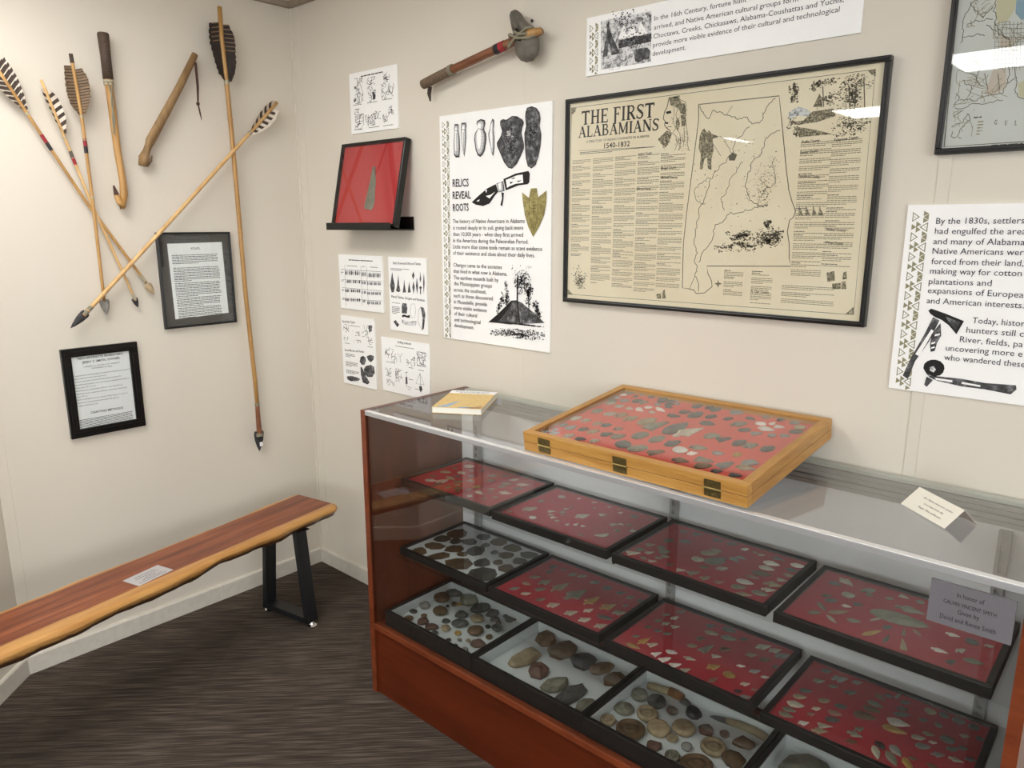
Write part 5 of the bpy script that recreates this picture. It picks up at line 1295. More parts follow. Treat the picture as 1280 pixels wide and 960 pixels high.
def vane(mb, path, a, b, widths, side, lift, bars, mats, slant=.35, edge=None, n=26, mod=3):
    """feather vane between path fractions a..b; widths sampled along; barred with two tones; slightly cupped off the wall"""
    P = [path_at(path, a+(b-a)*i/n) for i in range(n+1)]; d = (P[-1]-P[0]).normalized(); nrm = Vector((1,0,0)); sd = d.cross(nrm).normalized()*side
    def wid(t):
        q = t*(len(widths)-1); i = min(int(q), len(widths)-2); return widths[i]+(widths[i+1]-widths[i])*(q-i)
    rows = []
    for i in range(n+1):
        w = wid(i/n)*(1+.03*math.sin(i*1.1)+.02*math.sin(i*2.3)); row = []
        for j in range(5):
            f = j/4; row.append(P[i]+sd*w*f - d*(w*slant*f) + nrm*(lift*f*f + .001*math.sin(i*1.3)*f))
        rows.append(row)
    bi = len(mb.v); mb.v += [tuple(p) for r in rows for p in r]
    for i in range(n):
        for j in range(4):
            q = bi+i*5+j; mb.f.append((q, q+1, q+6, q+5)); mb.m.append(mats[bars(i, j)])
def bands(parent, path, r, lst):
    for mat, a, b in lst:
        m = MB(); m.tube(cut(path, a, b), r*1.13, 10); m.build('thread_band', mat, parent)
def point(parent, tip, basep, w, t, mat, name='stone_point', notch=True):
    d = (tip-basep); L = d.length; ex = d.normalized(); ez = Vector((1,0,0)); ey = ez.cross(ex).normalized(); ez = ex.cross(ey)
    m = MB(); pts = [(0,-w*.42),(L*.12,-w*.5),(L*.45,-w*.42),(L*.8,-w*.2),(L,0),(L*.8,w*.2),(L*.45,w*.42),(L*.12,w*.5),(0,w*.42)]
    blade(m, pts, basep-ez*t/2, ex, ey, ez, t); return m.build(name, mat, parent)
def shaft(name, pts, r0, r1, mat, label, cat, group=None):
    path = [Vector(p) for p in pts]; r = empty(name, path[-1], label, cat, group)
    m = MB(); n = 14; q = [path_at(path, i/n) for i in range(n+1)]; m.tube(q, [r0+(r1-r0)*i/n for i in range(n+1)], 10); m.build('shaft', mat, r, smooth=True); return r, path
AG = 'fletched arrows crossing on the left wall'
# three hunting arrows
r, p = shaft('arrow', [W(.03,-1.0822,2.0524), W(.028,-.8688,1.6486), W(.024,-.6922,1.357)], .0052, .0048, GOLDW, 'arrow with broad barred feathers, leftmost of the three tied arrows', 'arrow', AG)
m = MB(); st = lambda i, j: 1 if (i % 5 == 0 or (j == 3 and i % 5 == 1)) else 0
vane(m, p, -.0, .175, [.030,.034,.034,.026,.010], 1, .012, st, [0,1], .55, n=44); vane(m, p, 0, .18, [.034,.036,.034,.024,.008], -1, .010, st, [0,1], .55, n=44); m.build('feather', [F_DK, F_LT], r)
bands(r, p, .0052, [(BANDR, frac_z(p,1.8564), frac_z(p,1.8325)), (BANDK, frac_z(p,1.8325), frac_z(p,1.8096)), (SINEW, .185, .195), (SINEW, .955, .99)])
point(r, W(.024,-.6675,1.3141), W(.024,-.69,1.352), .030, .008, ST['t'])
r, p = shaft('arrow', [W(.036,-.9608,2.0264), W(.035,-.8531,1.6409), W(.026,-.7383,1.2968)], .0050, .0046, CANE, 'arrow with black and white banded feathers, middle of the three tied arrows', 'arrow', AG)
m = MB(); vane(m, p, .05, .225, [.012,.024,.026,.024,.006], -1, .012, lambda i, j: 0 if (i//3) % 2 else 1, [0,1], .5, n=36); vane(m, p, .045, .22, [.016,.016,.014,.012,.004], 1, .014, lambda i, j: 0 if (i//2) % 2 else 1, [0,1], .5); m.build('feather', [F_DK, F_LT], r)
bands(r, p, .0050, [(BANDG, frac_z(p,1.8096), frac_z(p,1.790)), (BANDR, frac_z(p,1.788), frac_z(p,1.7666)), (SINEW, .235, .242), (SINEW, .965, .995)])
point(r, W(.026,-.7313,1.2700), W(.026,-.741,1.305), .022, .008, ST['k'])
r, p = shaft('arrow', [W(.044,-.8658,2.1185), W(.044,-.8549,1.9264), W(.043,-.851,1.6597), W(.034,-.848,1.3051)], .0056, .0054, GOLDW, 'arrow with wide brown turkey feathers, rightmost of the three tied arrows', 'arrow', AG)
m = MB(); vane(m, p, .045, .235, [.030,.034,.036,.036,.030,.010], 1, .010, lambda i, j: 1 if i % 3 == 0 else 0, [0,1], -.1, n=48); vane(m, p, .06, .235, [.020,.034,.036,.034,.024,.008], -1, .016, lambda i, j: 1 if i % 3 == 0 else 0, [0,1], .2, n=48); m.build('feather', [F_TN, F_DK], r)
bands(r, p, .0056, [(F_DK, 0, .035), (BANDR, frac_z(p,1.8532), frac_z(p,1.8287)), (BANDK, frac_z(p,1.8287), frac_z(p,1.8052)), (SINEW, .235, .245), (SINEW, .33, .336), (SINEW, .56, .568)])
point(r, W(.034,-.8436,1.2522), W(.034,-.848,1.308), .034, .007, ST['g'])
# pale dart crossing under the long one
r, p = shaft('cane_dart', [W(.036,-.1096,2.0526), W(.040,-.2394,1.9252), W(.050,-.58,1.595), W(.052,-.9261,1.2605)], .0066, .0074, CANE, 'pale cane dart slanting across the wall with short banded feathers', 'dart')
m = MB(); vane(m, p, .02, .165, [.020,.028,.028,.022,.012], 1, .016, lambda i, j: 0 if (i//2) % 2 else 1, [0,1], .55, n=22); vane(m, p, .03, .165, [.022,.034,.036,.030,.012], -1, .012, lambda i, j: (0 if (i//2) % 2 and j < 3 else 1), [0,1], .45, n=22); m.build('feather', [F_DK, F_LT], r)
bands(r, p, .0070, [(SINEW, .158, .168), (CORD, .965, .978), (CORD, .982, .997)])
m = MB(); m.tube([W(.046,-.86,1.318), W(.050,-.932,1.256)], .0042, 8); m.build('foreshaft', BAMBOO, r)
point(r, W(.052,-.9711,1.2203), W(.052,-.915,1.270), .030, .010, ST['k'])
# long bamboo dart
r, p = shaft('bamboo_dart', [W(.03,-.3234,2.3704), W(.032,-.3286,2.3118), W(.034,-.32,2.1055), W(.034,-.3133,1.7466), W(.032,-.3084,1.3119), W(.032,-.2943,.9121), W(.032,-.293,.8183)], .0085, .0088, BAMBOO, 'very long upright bamboo dart with large dark feathers at the top', 'dart')
m = MB(); vane(m, p, .035, .172, [.050,.056,.056,.050,.044,.036,.012], 1, .014, lambda i, j: 1 if (i < 20 and i % 4 == 0 and j < 3) else 0, [0,1], -.25, n=56); vane(m, p, .04, .172, [.022,.040,.042,.038,.036,.026,.008], -1, .022, lambda i, j: 1 if (i < 26 and i % 4 == 0) else 0, [0,1], -.1, n=56); m.build('feather', [F_BK, F_TN], r)
for z in (1.9658, 1.7466, 1.5391, 1.3119, 1.0998, .93): 
    q = path_at(p, frac_z(p, z)); m = MB(); m.tube([q+W(0,0,.003), q, q-W(0,0,.003)], [.0086, .0100, .0086], 12); m.build('node_ring', GOLDW, r)
bands(r, p, .0088, [(SINEW, .168, .178), (CORD, .992, 1.0)])
m = MB(); m.tube([W(.032,-.293,.8183), W(.032,-.2935,.76), W(.032,-.293,.70)], [.0088, .0098, .0110], 10); m.build('foreshaft', HANDLE, r)
hp = point(r, W(.032,-.2963,.6174), W(.032,-.2925,.706), .044, .014, ST['k'])
m = MB(); m.tube([W(.030,-.293,.697), W(.032,-.2937,.683)], .0165, 12, flat=.8); m.build('lashing', CORD, r)
m = MB(); m.box(.0405, .0418, -.300, -.287, .642, .660); m.build('number_tag', PAPER, hp)
# hooked throwers
r = empty('spear_thrower', W(.03,-.745,1.62), 'hooked honey-coloured spear thrower with dark leather grip, hanging upright', 'spear thrower')
ap = [W(.03,-.7524,2.2006), W(.03,-.7514,2.0567), W(.03,-.7491,1.9655), W(.03,-.7468,1.8275), W(.03,-.7395,1.715), W(.03,-.741,1.672), W(.03,-.7489,1.625)]
m = MB(); m.tube(ap[1:], [.0135,.0130,.0115,.0118,.0135,.006], 12); m.build('shaft', GOLDW, r, smooth=True)
m = MB(); m.tube([ap[0]+W(0,0,.004), ap[0], ap[0].lerp(ap[1],.5), ap[1]], [.016,.0185,.0165,.0165], 14); m.build('leather_grip', LEATHER, r, smooth=True)
m = MB(); m.tube([W(.03,-.7477,1.628), W(.03,-.757,1.645), W(.03,-.7665,1.672), W(.03,-.772,1.699)], [.012,.0115,.0085,.003], 10); m.build('hook', GOLDW, r, smooth=True)
m = MB(); m.tube([W(.033,-.7665,1.672), W(.033,-.7735,1.703)], [.0088,.0028], 10); m.build('hook_tip', THONG, r)
for q in ([W(.045,-.7607,2.0454), W(.046,-.7475,1.985), W(.045,-.7575,1.93), W(.044,-.7568,1.8754)], [W(.046,-.7440,2.05), W(.047,-.7565,1.98), W(.045,-.7500,1.92), W(.044,-.7600,1.876)]):
    m = MB(); m.tube(q, .0024, 8); m.build('cord', CORD, r)
for z in (2.050, 2.040): m = MB(); m.tube([W(.03,-.7513,z+.004), W(.03,-.7513,z-.003)], .0160, 14); m.build('lashing', SINEW, r)
r = empty('spear_thrower', W(.03,-.66,1.775), 'weathered greenish brown spear thrower with a thin leather thong, tilted', 'spear thrower')
ap = [W(.028,-.4338,2.1861), W(.03,-.5037,2.0645), W(.03,-.5669,1.9636), W(.03,-.6288,1.8646), W(.03,-.6583,1.805), W(.03,-.6632,1.7757)]
m = MB(); m.tube(ap, [.0115,.0135,.0150,.0165,.0175,.0165], 12); m.build('shaft', DRIFT, r, smooth=True)
m = MB(); m.tube([W(.034,-.6500,1.784), W(.036,-.6375,1.796), W(.036,-.6312,1.8125)], [.008,.006,.002], 8); m.build('hook', SUEDE, r)
for dy in (-.0025, .0025):
    m = MB(); m.tube([W(.036,-.4389+dy,2.1565), W(.034,-.4371+dy,2.0729), W(.030,-.4396+dy*.3,2.0115)], .0024, 8); m.build('thong', THONG, r)
m = MB(); m.ell(W(.030,-.4396,2.0115), .006, .007, .007, 10, 6); m.tube([W(.030,-.4396,2.0115), W(.028,-.4331,1.9773), W(.028,-.4296,1.9538)], [.003,.003,.001], 8); m.build('thong', THONG, r)
# ------------------------------------------------------------------ stone-headed tomahawk on the back wall
r = empty('tomahawk', W(1.1,-.045,2.03), 'stone-headed tomahawk with red-brown haft and fur-wrapped grip', 'tomahawk')
hp_ = [W(.8529,-.045,2.0353), W(.9896,-.045,2.0629), W(1.1968,-.045,2.0984), W(1.2621,-.045,2.1097), W(1.3768,-.045,2.1215)]
m = MB(); q = [path_at(hp_, .22+.78*i/12) for i in range(13)]; m.tube(q, [.0135]*9+[.0150,.0155,.0130,.0085], 12); m.build('haft', HANDLE, r, smooth=True)
m = MB(); q = cut(hp_, 0, .27, 4); m.tube([q[0]-W(.006,0,.001)]+q, [.008,.0160,.0165,.0165,.0160,.0165], 14); m.build('hide_grip', SUEDE, r, smooth=True)
for a in (.255, .27): m = MB(); m.tube(cut(hp_, a, a+.012, 1), .0178, 12); m.build('lashing', CORD, r)
bands(r, hp_, .0135, [(BANDK, .645, .682), (BANDR, .684, .722)])
m = MB()
head = [(1.2712,2.1225),(1.2575,2.164),(1.2521,2.1869),(1.2576,2.1969),(1.2689,2.199),(1.2824,2.1926),(1.298,2.1728),(1.323,2.151),(1.3444,2.1359),(1.352,2.122),(1.360,2.101),(1.3622,2.0761),(1.3559,2.0584),(1.3385,2.0452),(1.3163,2.0434),(1.2939,2.0512),(1.2803,2.0658),(1.2757,2.0823),(1.2790,2.096)]
cx, cz = 1.309, 2.118
for f, yy in ((.25,-.070),(.72,-.064),(.94,-.053),(1,-.043),(.94,-.033),(.72,-.024),(.25,-.019)):
    for x, z in head: m.v.append((cx+(x-cx)*f, yy, cz+(z-cz)*f))
nh = len(head)
for a in range(6):
    for i in range(nh): m.f.append((a*nh+i, a*nh+(i+1) % nh, (a+1)*nh+(i+1) % nh, (a+1)*nh+i)); m.m.append(0)
m.f += [tuple(range(nh)), tuple(range(6*nh, 7*nh))]; m.m += [0, 0]; m.build('stone_head', stone('axe_stone', (92, 88, 80), (128, 122, 112), 40), r, smooth=True)
for q in ([W(1.258,-.062,2.098), W(1.268,-.066,2.118), W(1.262,-.062,2.126)], [W(1.262,-.064,2.092), W(1.300,-.075,2.112), W(1.335,-.070,2.131), W(1.352,-.060,2.134)], [W(1.268,-.064,2.126), W(1.305,-.076,2.108), W(1.345,-.068,2.104), W(1.360,-.058,2.110)], [W(1.290,-.072,2.128), W(1.318,-.076,2.116), W(1.350,-.062,2.118)]):
    m = MB(); m.tube(q, .0042, 8); m.build('lashing', CORD, r)
m = MB(); m.tube([W(1.305,-.058,2.113), W(1.345,-.058,2.118), W(1.378,-.048,2.122)], [.010,.0125,.009], 10); m.build('split_end', GOLDW, r, smooth=True)
m = MB(); pth = [W(.876,-.036,2.026), W(.869,-.034,2.004), W(.871,-.032,1.980)]
for i in range(2):
    m.tube([p_+W(.003*i,0,0) for p_ in pth], [.010-.003*i,.009-.003*i,.002], 8, flat=.4)
m.build('fur_tassel', F_DK, r)
m = MB(); m.lathe([(0,.006),(.004,.0055),(.005,.004),(.003,.003),(.003,0)], W(1.303,0,2.169), EX, EZ, -EY, 12); tag(m.build('nail', STEEL_BK, smooth=True), 'dark nail head in the wall just above the tomahawk', 'nail')
# ------------------------------------------------------------------ book and tent card on the glass top
ZG = .9961
bc = Vector((1.199, -.202, ZG)); bx = Vector((.137, .082, 0)).normalized(); by = Vector((-bx.y, bx.x, 0)); bw, bl, bt = .158, .238, .019
bk = empty('paperback_book', bc, 'thick paperback with a yellow map cover lying on the glass top', 'book')
m = MB(); m.fbox(bc, bx, by, EZ, -bw/2, bw/2, -bl/2, bl/2, 0, .0006); m.fbox(bc, bx, by, EZ, -bw/2, bw/2, -bl/2, bl/2, bt-.0006, bt, 0); m.fbox(bc, bx, by, EZ, -bw/2, -bw/2+.0008, -bl/2, bl/2, 0, bt, 0)
t = NT('map_cover'); v = t.coord(); a = t.noise(v, 120, 5, .7); b_ = t.noise(v, 400, 3, .6); 
COVER = t.out(t.mix(.25, t.ramp(a, [(.34, lin((214, 160, 74))), (.46, lin((240, 200, 110))), (.56, lin((246, 218, 140))), (.66, lin((214, 170, 110)))]), b_, 'MULTIPLY'), .3)
m.build('cover', COVER, bk)
m = MB(); m.fbox(bc, bx, by, EZ, -bw/2+.0008, bw/2-.001, -bl/2+.001, bl/2-.001, .0006, bt-.0006); m.build('page_block', CREAM, bk)
m = MB()
def cov(u0, v0, u1, v1, mi, h): m.fbox(bc, bx, by, EZ, u0, u1, v0, v1, bt, bt+h, mi)
cov(-bw/2, .078, bw/2, bl/2, 0, .0003)
for pts_, mi in (([(-.070,-.112),(-.03,-.108),(-.022,-.07),(-.012,-.03),(-.025,-.045),(-.045,-.085)], 1), ([(.0,-.117),(.05,-.117),(.045,-.106),(.01,-.105)], 1), ([(.02,-.118),(.074,-.118),(.074,-.082),(.05,-.1)], 2)):
    m.prism(pts_, bc, bx, by, EZ, bt, bt+.0003, mi)
rg = random.Random(4)
for row, (v0, u0, u1) in enumerate(((.100, -.06, .06), (.088, -.045, .05))):
    x = u0
    while x < u1: w_ = rg.uniform(.006, .016); cov(x, v0-.003, min(x+w_, u1), v0+.003, 3, .0005); x += w_+.003
m.build('cover_print', [PAPER, plain('map_blue', (142, 176, 214), .35), plain('map_tan', (176, 130, 70), .35), plain('grey_print', (150, 146, 168), .5)], bk)
f0, f1 = Vector((2.498, -.207, ZG)), Vector((2.598, -.293, ZG)); off = Vector((.044, .063, 0)); apx = off*.55 + Vector((0,0,.0335))
tc = empty('tent_card', (f0+f1)/2+off/2, 'folded cream tent card with three italic lines standing on the glass', 'card')
m = MB(); th_ = Vector((0,0,-.0006))
m.hexa([f0, f1, f1+apx, f0+apx, f0+Vector((.0005,.0007,0)), f1+Vector((.0005,.0007,0)), f1+apx+th_, f0+apx+th_]); m.hexa([f0+off, f1+off, f1+apx, f0+apx, f0+off-Vector((.0005,.0007,0)), f1+off-Vector((.0005,.0007,0)), f1+apx+th_, f0+apx+th_]); m.build('card', CREAM, tc)
eu_ = (f1-f0).normalized(); ev_ = apx - eu_*eu_.dot(apx); hh_ = ev_.length; ev_.normalize(); en_ = eu_.cross(ev_)
shx = eu_.dot(apx)
tp = Panel(f0, eu_, ev_, en_, 3); Lc = (f1-f0).length
for s_, v, w in zip(TENT, (.66, .44, .23), (.084, .056, .066)): tp.text((Lc*.56-w/2+shx*v, hh_*v), (Lc*.56+w/2+shx*v, hh_*v), .0042, 'k', s_, 0, 1)
tp.finish(tc)
# ------------------------------------------------------------------ the artifacts, one object each
# tray: x mm, y mm, heading deg, length mm, width mm, shape, colour
ART = {
    'O': '''34,401,27,20,25,l,w;75,402,27,13,27,o,d;83,431,19,17,31,p,g;117,434,41,23,31,l,d;41,426,14,25,29,l,n;34,371,8,24,22,l,g;35,345,32,29,22,l,n;45,321,37,33,28,p,c;67,358,39,28,33,l,g;82,312,43,28,32,l,c;102,372,50,34,38,l,d;124,370,50,29,31,t,n;117,309,28,22,27,p,c;148,314,-15,31,25,p,w;158,341,36,23,23,p,w;197,340,-19,39,20,p,w;188,313,3,23,30,p,c;157,425,43,32,28,l,d;165,397,40,26,25,p,d;169,372,0,22,25,p,g;192,423,40,26,23,l,d;200,393,42,29,23,l,d;204,369,20,21,22,l,d;253,316,16,35,32,p,d;52,251,62,37,36,l,n;98,247,43,39,40,p,c;130,254,57,41,39,p,t;167,244,60,46,40,p,t;216,247,68,59,41,l,t;254,236,73,77,41,t,n;306,241,83,98,48,l,d;37,175,64,34,31,l,c;71,175,57,31,31,p,c;110,172,66,31,27,p,t;138,174,55,31,34,l,d;181,167,39,27,30,p,n;38,119,61,27,31,l,g;67,114,69,36,30,l,g;104,119,56,30,31,l,d;137,120,59,36,37,p,t;177,120,53,33,39,l,d;211,123,57,40,40,l,n;256,155,66,49,38,l,n;305,154,67,47,40,l,n;351,151,62,45,42,l,d;28,58,52,23,27,l,g;54,60,57,29,31,l,g;39,82,56,20,22,l,g;101,64,59,36,42,p,c;138,63,21,28,31,l,k;178,69,62,31,36,p,c;254,82,55,42,47,o,d;298,82,52,52,49,l,n;347,84,46,42,37,t,b;193,427,37,23,24,l,g;206,399,28,17,25,l,g;269,410,58,34,36,l,d;303,422,59,32,29,p,d;324,410,62,35,31,l,d;263,354,48,32,37,l,d;300,350,66,51,38,l,d;340,357,56,33,35,l,d;355,308,10,39,28,l,d;383,414,33,38,31,l,g;384,363,40,27,32,l,d;426,341,48,44,42,p,n;455,311,36,32,29,l,d;432,390,-7,26,29,p,d;461,415,34,21,32,o,t;500,418,52,25,35,p,d;470,369,13,28,21,l,w;494,384,75,20,16,t,w;517,369,14,25,26,t,w;497,340,3,41,31,p,w;537,414,39,27,28,l,g;560,386,29,26,30,o,t;563,358,34,33,25,l,d;490,303,45,28,34,t,g;526,307,42,20,37,o,g;552,323,34,24,33,l,g;407,237,45,42,49,l,n;442,233,51,37,46,t,d;483,230,66,43,37,l,d;512,227,55,40,40,p,n;553,229,62,39,38,l,d;417,157,19,44,33,p,n;389,119,51,35,41,o,w;344,233,69,88,47,p,c;421,120,43,26,25,p,w;470,150,14,28,41,l,g;511,164,62,27,24,l,y;419,70,12,40,30,p,b;464,98,5,44,29,t,n;476,70,37,39,33,l,b;514,61,31,26,32,p,d;516,101,62,44,39,t,g;554,137,31,41,32,l,g;559,107,6,43,33,p,t;557,62,17,27,39,l,d''',
    'T1': '''74,246,77,35,38,o,c;55,153,24,42,29,l,t;50,202,9,24,24,p,b;102,183,3,35,28,l,c;55,97,28,27,24,p,b;117,148,12,25,26,l,d;81,63,26,44,27,l,c;114,101,84,49,41,p,c;114,104,-7,49,27,p,t;158,115,52,35,29,l,b;124,51,58,29,28,l,b;170,56,84,23,21,p,b;202,71,62,33,29,l,b;176,91,42,16,24,l,t;220,50,59,22,24,l,b;150,182,28,26,34,l,g;110,220,42,17,32,o,g;185,147,4,30,29,t,g;236,83,84,25,46,p,c;239,116,2,27,30,o,y;279,87,-11,42,25,p,c;277,45,59,18,32,o,c;326,60,25,18,34,p,n;286,135,54,26,56,p,n;302,111,61,17,38,p,n;346,92,26,20,35,p,n;342,140,19,43,33,p,c;200,231,63,36,36,p,g;231,259,42,25,30,l,d;229,191,19,32,29,l,d;281,249,52,34,34,p,c;287,205,32,35,35,l,n;295,175,49,26,25,l,n;333,232,42,40,35,p,c;346,196,53,31,34,l,d;139,245,42,17,34,o,d''',
    'T2': '''73,238,32,23,28,o,c;122,264,58,13,29,p,w;177,269,42,16,22,t,c;232,270,52,14,21,t,c;45,276,-3,9,15,o,n;48,170,70,26,26,p,n;73,192,42,11,33,p,n;64,99,63,48,35,p,c;32,43,59,16,16,l,n;114,52,26,21,28,o,w;124,126,36,22,19,t,w;158,93,35,19,24,t,w;180,83,50,15,15,t,c;139,105,17,19,13,t,c;151,145,60,19,15,l,n;145,171,60,19,18,t,c;150,190,56,14,16,t,n;163,130,52,13,13,t,n;213,159,69,49,43,p,c;218,82,85,16,17,t,w;236,98,80,17,21,t,w;258,100,18,13,16,t,w;252,205,55,25,28,t,c;281,253,64,15,20,t,c;263,273,42,11,19,t,n;204,232,17,14,18,t,n;317,167,54,24,28,t,c;330,182,3,17,29,t,c;349,196,59,18,18,t,n;382,166,16,23,20,t,c;346,141,71,21,17,t,n;331,87,55,43,34,m,c;291,49,73,15,10,t,n;327,257,54,27,28,l,d;373,266,58,12,14,t,n''',
    'T3': '''35,48,42,36,29,t,c;42,122,53,28,37,t,t;36,77,42,29,27,l,n;64,79,60,24,36,t,c;72,121,50,21,33,o,n;96,40,37,22,36,t,c;99,67,27,20,33,t,n;104,87,8,24,28,l,n;90,110,42,32,25,l,n;70,41,-3,21,21,l,n;63,178,53,30,42,l,d;99,202,32,32,41,l,d;100,264,30,28,43,t,d;64,256,27,23,32,l,d;161,269,21,32,42,t,d;199,270,31,29,34,l,d;182,184,32,44,32,l,t;185,196,3,33,27,l,t;176,123,52,29,36,o,c;213,149,64,66,55,l,n;245,120,50,33,29,p,c;208,97,24,25,20,l,b;238,261,55,23,31,p,w;248,184,-28,32,30,t,g;254,206,6,26,37,t,g;266,261,26,15,26,p,n;285,257,42,18,20,t,c;139,55,47,22,28,t,b;174,44,27,25,39,t,c;204,52,50,33,41,t,n;238,48,63,30,28,t,t;271,48,42,27,31,p,r;324,226,13,40,29,l,w;325,193,8,38,30,l,c;329,158,24,46,35,l,b;320,125,11,35,19,l,r;317,90,10,40,36,l,w;317,58,35,36,32,l,n;341,33,23,33,33,p,t;366,60,15,37,28,l,n;327,262,-1,29,37,t,d;378,258,18,35,41,l,w;377,225,18,34,30,p,d;380,192,17,28,35,p,t;379,157,21,25,28,t,c;373,122,19,45,41,p,t;374,89,27,33,32,p,c''',
    'T4': '''69,258,-30,42,29,p,c;52,233,10,28,33,l,d;94,193,52,27,32,o,c;58,160,42,23,24,p,d;73,144,51,29,22,l,d;107,141,18,21,33,p,w;125,166,31,23,28,t,d;68,102,-46,42,13,l,n;65,67,42,30,17,l,n;102,102,46,45,15,l,t;102,63,-37,33,12,l,c;122,249,49,39,27,p,n;130,228,8,17,19,l,n;140,88,15,27,24,l,n;168,241,28,19,30,p,n;191,271,-8,24,24,t,c;224,268,36,17,32,o,n;218,216,4,59,34,p,n;211,159,5,117,62,l,n;173,127,60,32,8,l,c;183,63,61,53,14,l,y;201,108,62,23,15,l,d;212,59,87,37,11,p,d;231,111,103,35,9,t,n;253,125,-43,28,11,l,r;243,60,108,48,15,t,t;310,164,6,26,33,p,w;344,159,35,24,23,o,d;374,166,27,19,15,p,c;304,82,3,31,20,p,w;335,111,64,28,18,p,c;331,57,65,25,17,t,d;361,84,12,34,21,l,n''',
    'M1': '''54,215,70,74,75,i,b;56,141,63,59,53,i,d;67,48,47,53,57,i,b;66,89,29,73,56,i,b;144,55,61,76,54,i,b;143,119,32,59,70,i,b;93,164,67,39,42,i,d;136,198,68,49,61,i,d;233,54,48,83,105,i,b;341,52,47,91,85,i,d;204,163,37,65,77,i,d;281,106,47,58,76,i,d;145,262,21,48,52,i,d;215,258,37,62,64,i,b;200,212,22,31,50,i,d;260,193,32,29,40,i,d;320,147,50,34,76,i,b;366,135,52,53,69,i,b;280,256,32,61,57,i,b;305,206,47,55,50,i,b;361,256,29,67,49,i,d;364,200,48,43,53,i,d;186,114,69,33,43,i,b''',
    'M2': '''58,249,60,34,46,t,d;68,212,54,25,30,l,d;91,254,55,22,40,p,d;134,247,76,36,27,p,n;163,256,51,31,39,p,n;57,154,50,36,42,p,n;101,148,73,47,42,p,n;65,102,12,29,21,l,t;59,55,58,33,26,p,g;119,103,58,34,27,l,n;155,154,81,76,41,p,t;218,151,81,93,60,p,n;275,151,82,69,37,p,y;216,250,50,35,44,p,d;266,245,54,34,36,l,d;312,245,45,32,38,p,d;349,241,60,28,29,p,n;390,245,70,27,26,p,d;365,193,54,21,26,p,d;330,154,70,55,38,p,y;301,99,71,34,26,p,c;385,146,42,42,41,p,n;360,97,13,49,25,l,d;104,55,50,32,36,p,c;160,56,66,33,34,p,n;208,56,65,43,43,p,c;273,55,59,43,44,p,c;324,51,59,40,30,p,c;375,54,59,40,29,p,c''',
    'M3': '''75,274,52,26,26,p,n;52,231,42,25,27,p,n;78,231,72,28,20,p,c;51,188,49,23,25,p,n;76,189,62,26,23,p,c;104,192,46,25,25,t,c;49,141,63,25,22,p,b;78,142,38,25,30,p,d;105,146,52,26,25,p,n;49,79,52,24,31,p,n;77,74,78,47,24,p,y;70,34,3,39,20,l,y;104,75,57,31,26,t,c;134,44,67,28,24,t,w;158,76,19,31,21,l,w;163,38,64,34,23,t,w;195,33,53,32,23,t,w;225,32,58,26,24,t,c;207,81,14,33,21,p,c;175,263,51,29,33,t,d;192,228,13,37,25,l,t;184,185,55,29,31,t,b;183,138,37,28,30,l,t;218,154,77,56,28,t,n;255,180,50,30,31,l,b;253,135,32,24,27,t,c;239,235,17,41,32,l,n;270,257,46,26,31,p,d;221,274,7,39,36,l,d;269,88,59,39,36,p,y;313,81,42,30,34,o,y;293,39,74,39,18,p,r;318,137,32,21,28,p,w;353,139,49,31,35,p,g;317,200,42,30,31,p,t;324,257,53,43,30,p,c;358,258,54,37,36,p,c;395,252,57,45,33,p,g;352,203,49,32,34,p,b;391,192,52,22,23,p,d;382,133,42,20,20,p,w;358,74,42,24,28,p,c;357,36,42,21,28,p,k;385,28,35,27,24,p,g;387,68,42,19,27,p,r''',
    'M4': '''52,270,38,27,30,l,d;53,216,39,29,30,p,n;88,257,42,41,45,p,g;87,216,31,22,26,p,n;124,271,36,26,29,p,g;125,220,42,32,31,p,d;44,156,34,30,25,l,d;42,125,33,30,28,l,t;46,90,16,39,28,l,c;90,147,51,27,31,l,t;43,62,16,30,26,l,n;44,39,10,31,23,l,n;87,106,48,22,25,p,c;85,79,50,21,24,p,r;124,118,13,30,29,l,r;126,152,35,29,28,l,d;128,91,36,32,25,l,d;84,37,46,26,28,p,w;123,58,33,31,29,t,c;121,35,36,35,25,p,t;177,152,16,48,37,l,b;182,187,11,36,32,l,b;182,212,-10,33,30,l,n;183,246,-19,26,28,l,b;196,265,9,22,36,l,d;211,284,87,27,10,l,g;231,265,36,23,28,l,d;233,235,25,25,20,l,d;238,213,36,35,19,l,d;240,176,17,46,38,l,w;239,146,7,48,28,l,y;282,265,42,24,38,o,t;308,271,32,21,39,o,d;278,225,31,19,26,l,d;307,225,42,16,26,o,n;337,271,42,25,32,o,d;366,270,42,23,30,o,d;359,226,36,20,33,t,t;384,235,30,16,29,o,d;285,153,25,28,29,l,c;299,180,17,23,29,p,n;333,185,38,28,31,o,d;312,157,32,18,22,p,c;300,130,32,31,29,l,g;330,123,35,28,39,p,g;361,130,6,26,32,p,c;348,162,42,24,21,l,d;364,180,23,19,23,l,d;383,152,25,21,25,l,d;183,46,34,25,31,p,b;181,73,5,33,27,p,n;182,98,66,25,21,p,n;232,44,-66,42,19,l,c;232,73,-45,28,23,l,k;261,46,-53,45,22,l,n;261,77,-45,36,24,l,g;291,50,-56,42,19,l,y;294,76,23,19,32,p,b;329,78,1,22,35,p,b''',
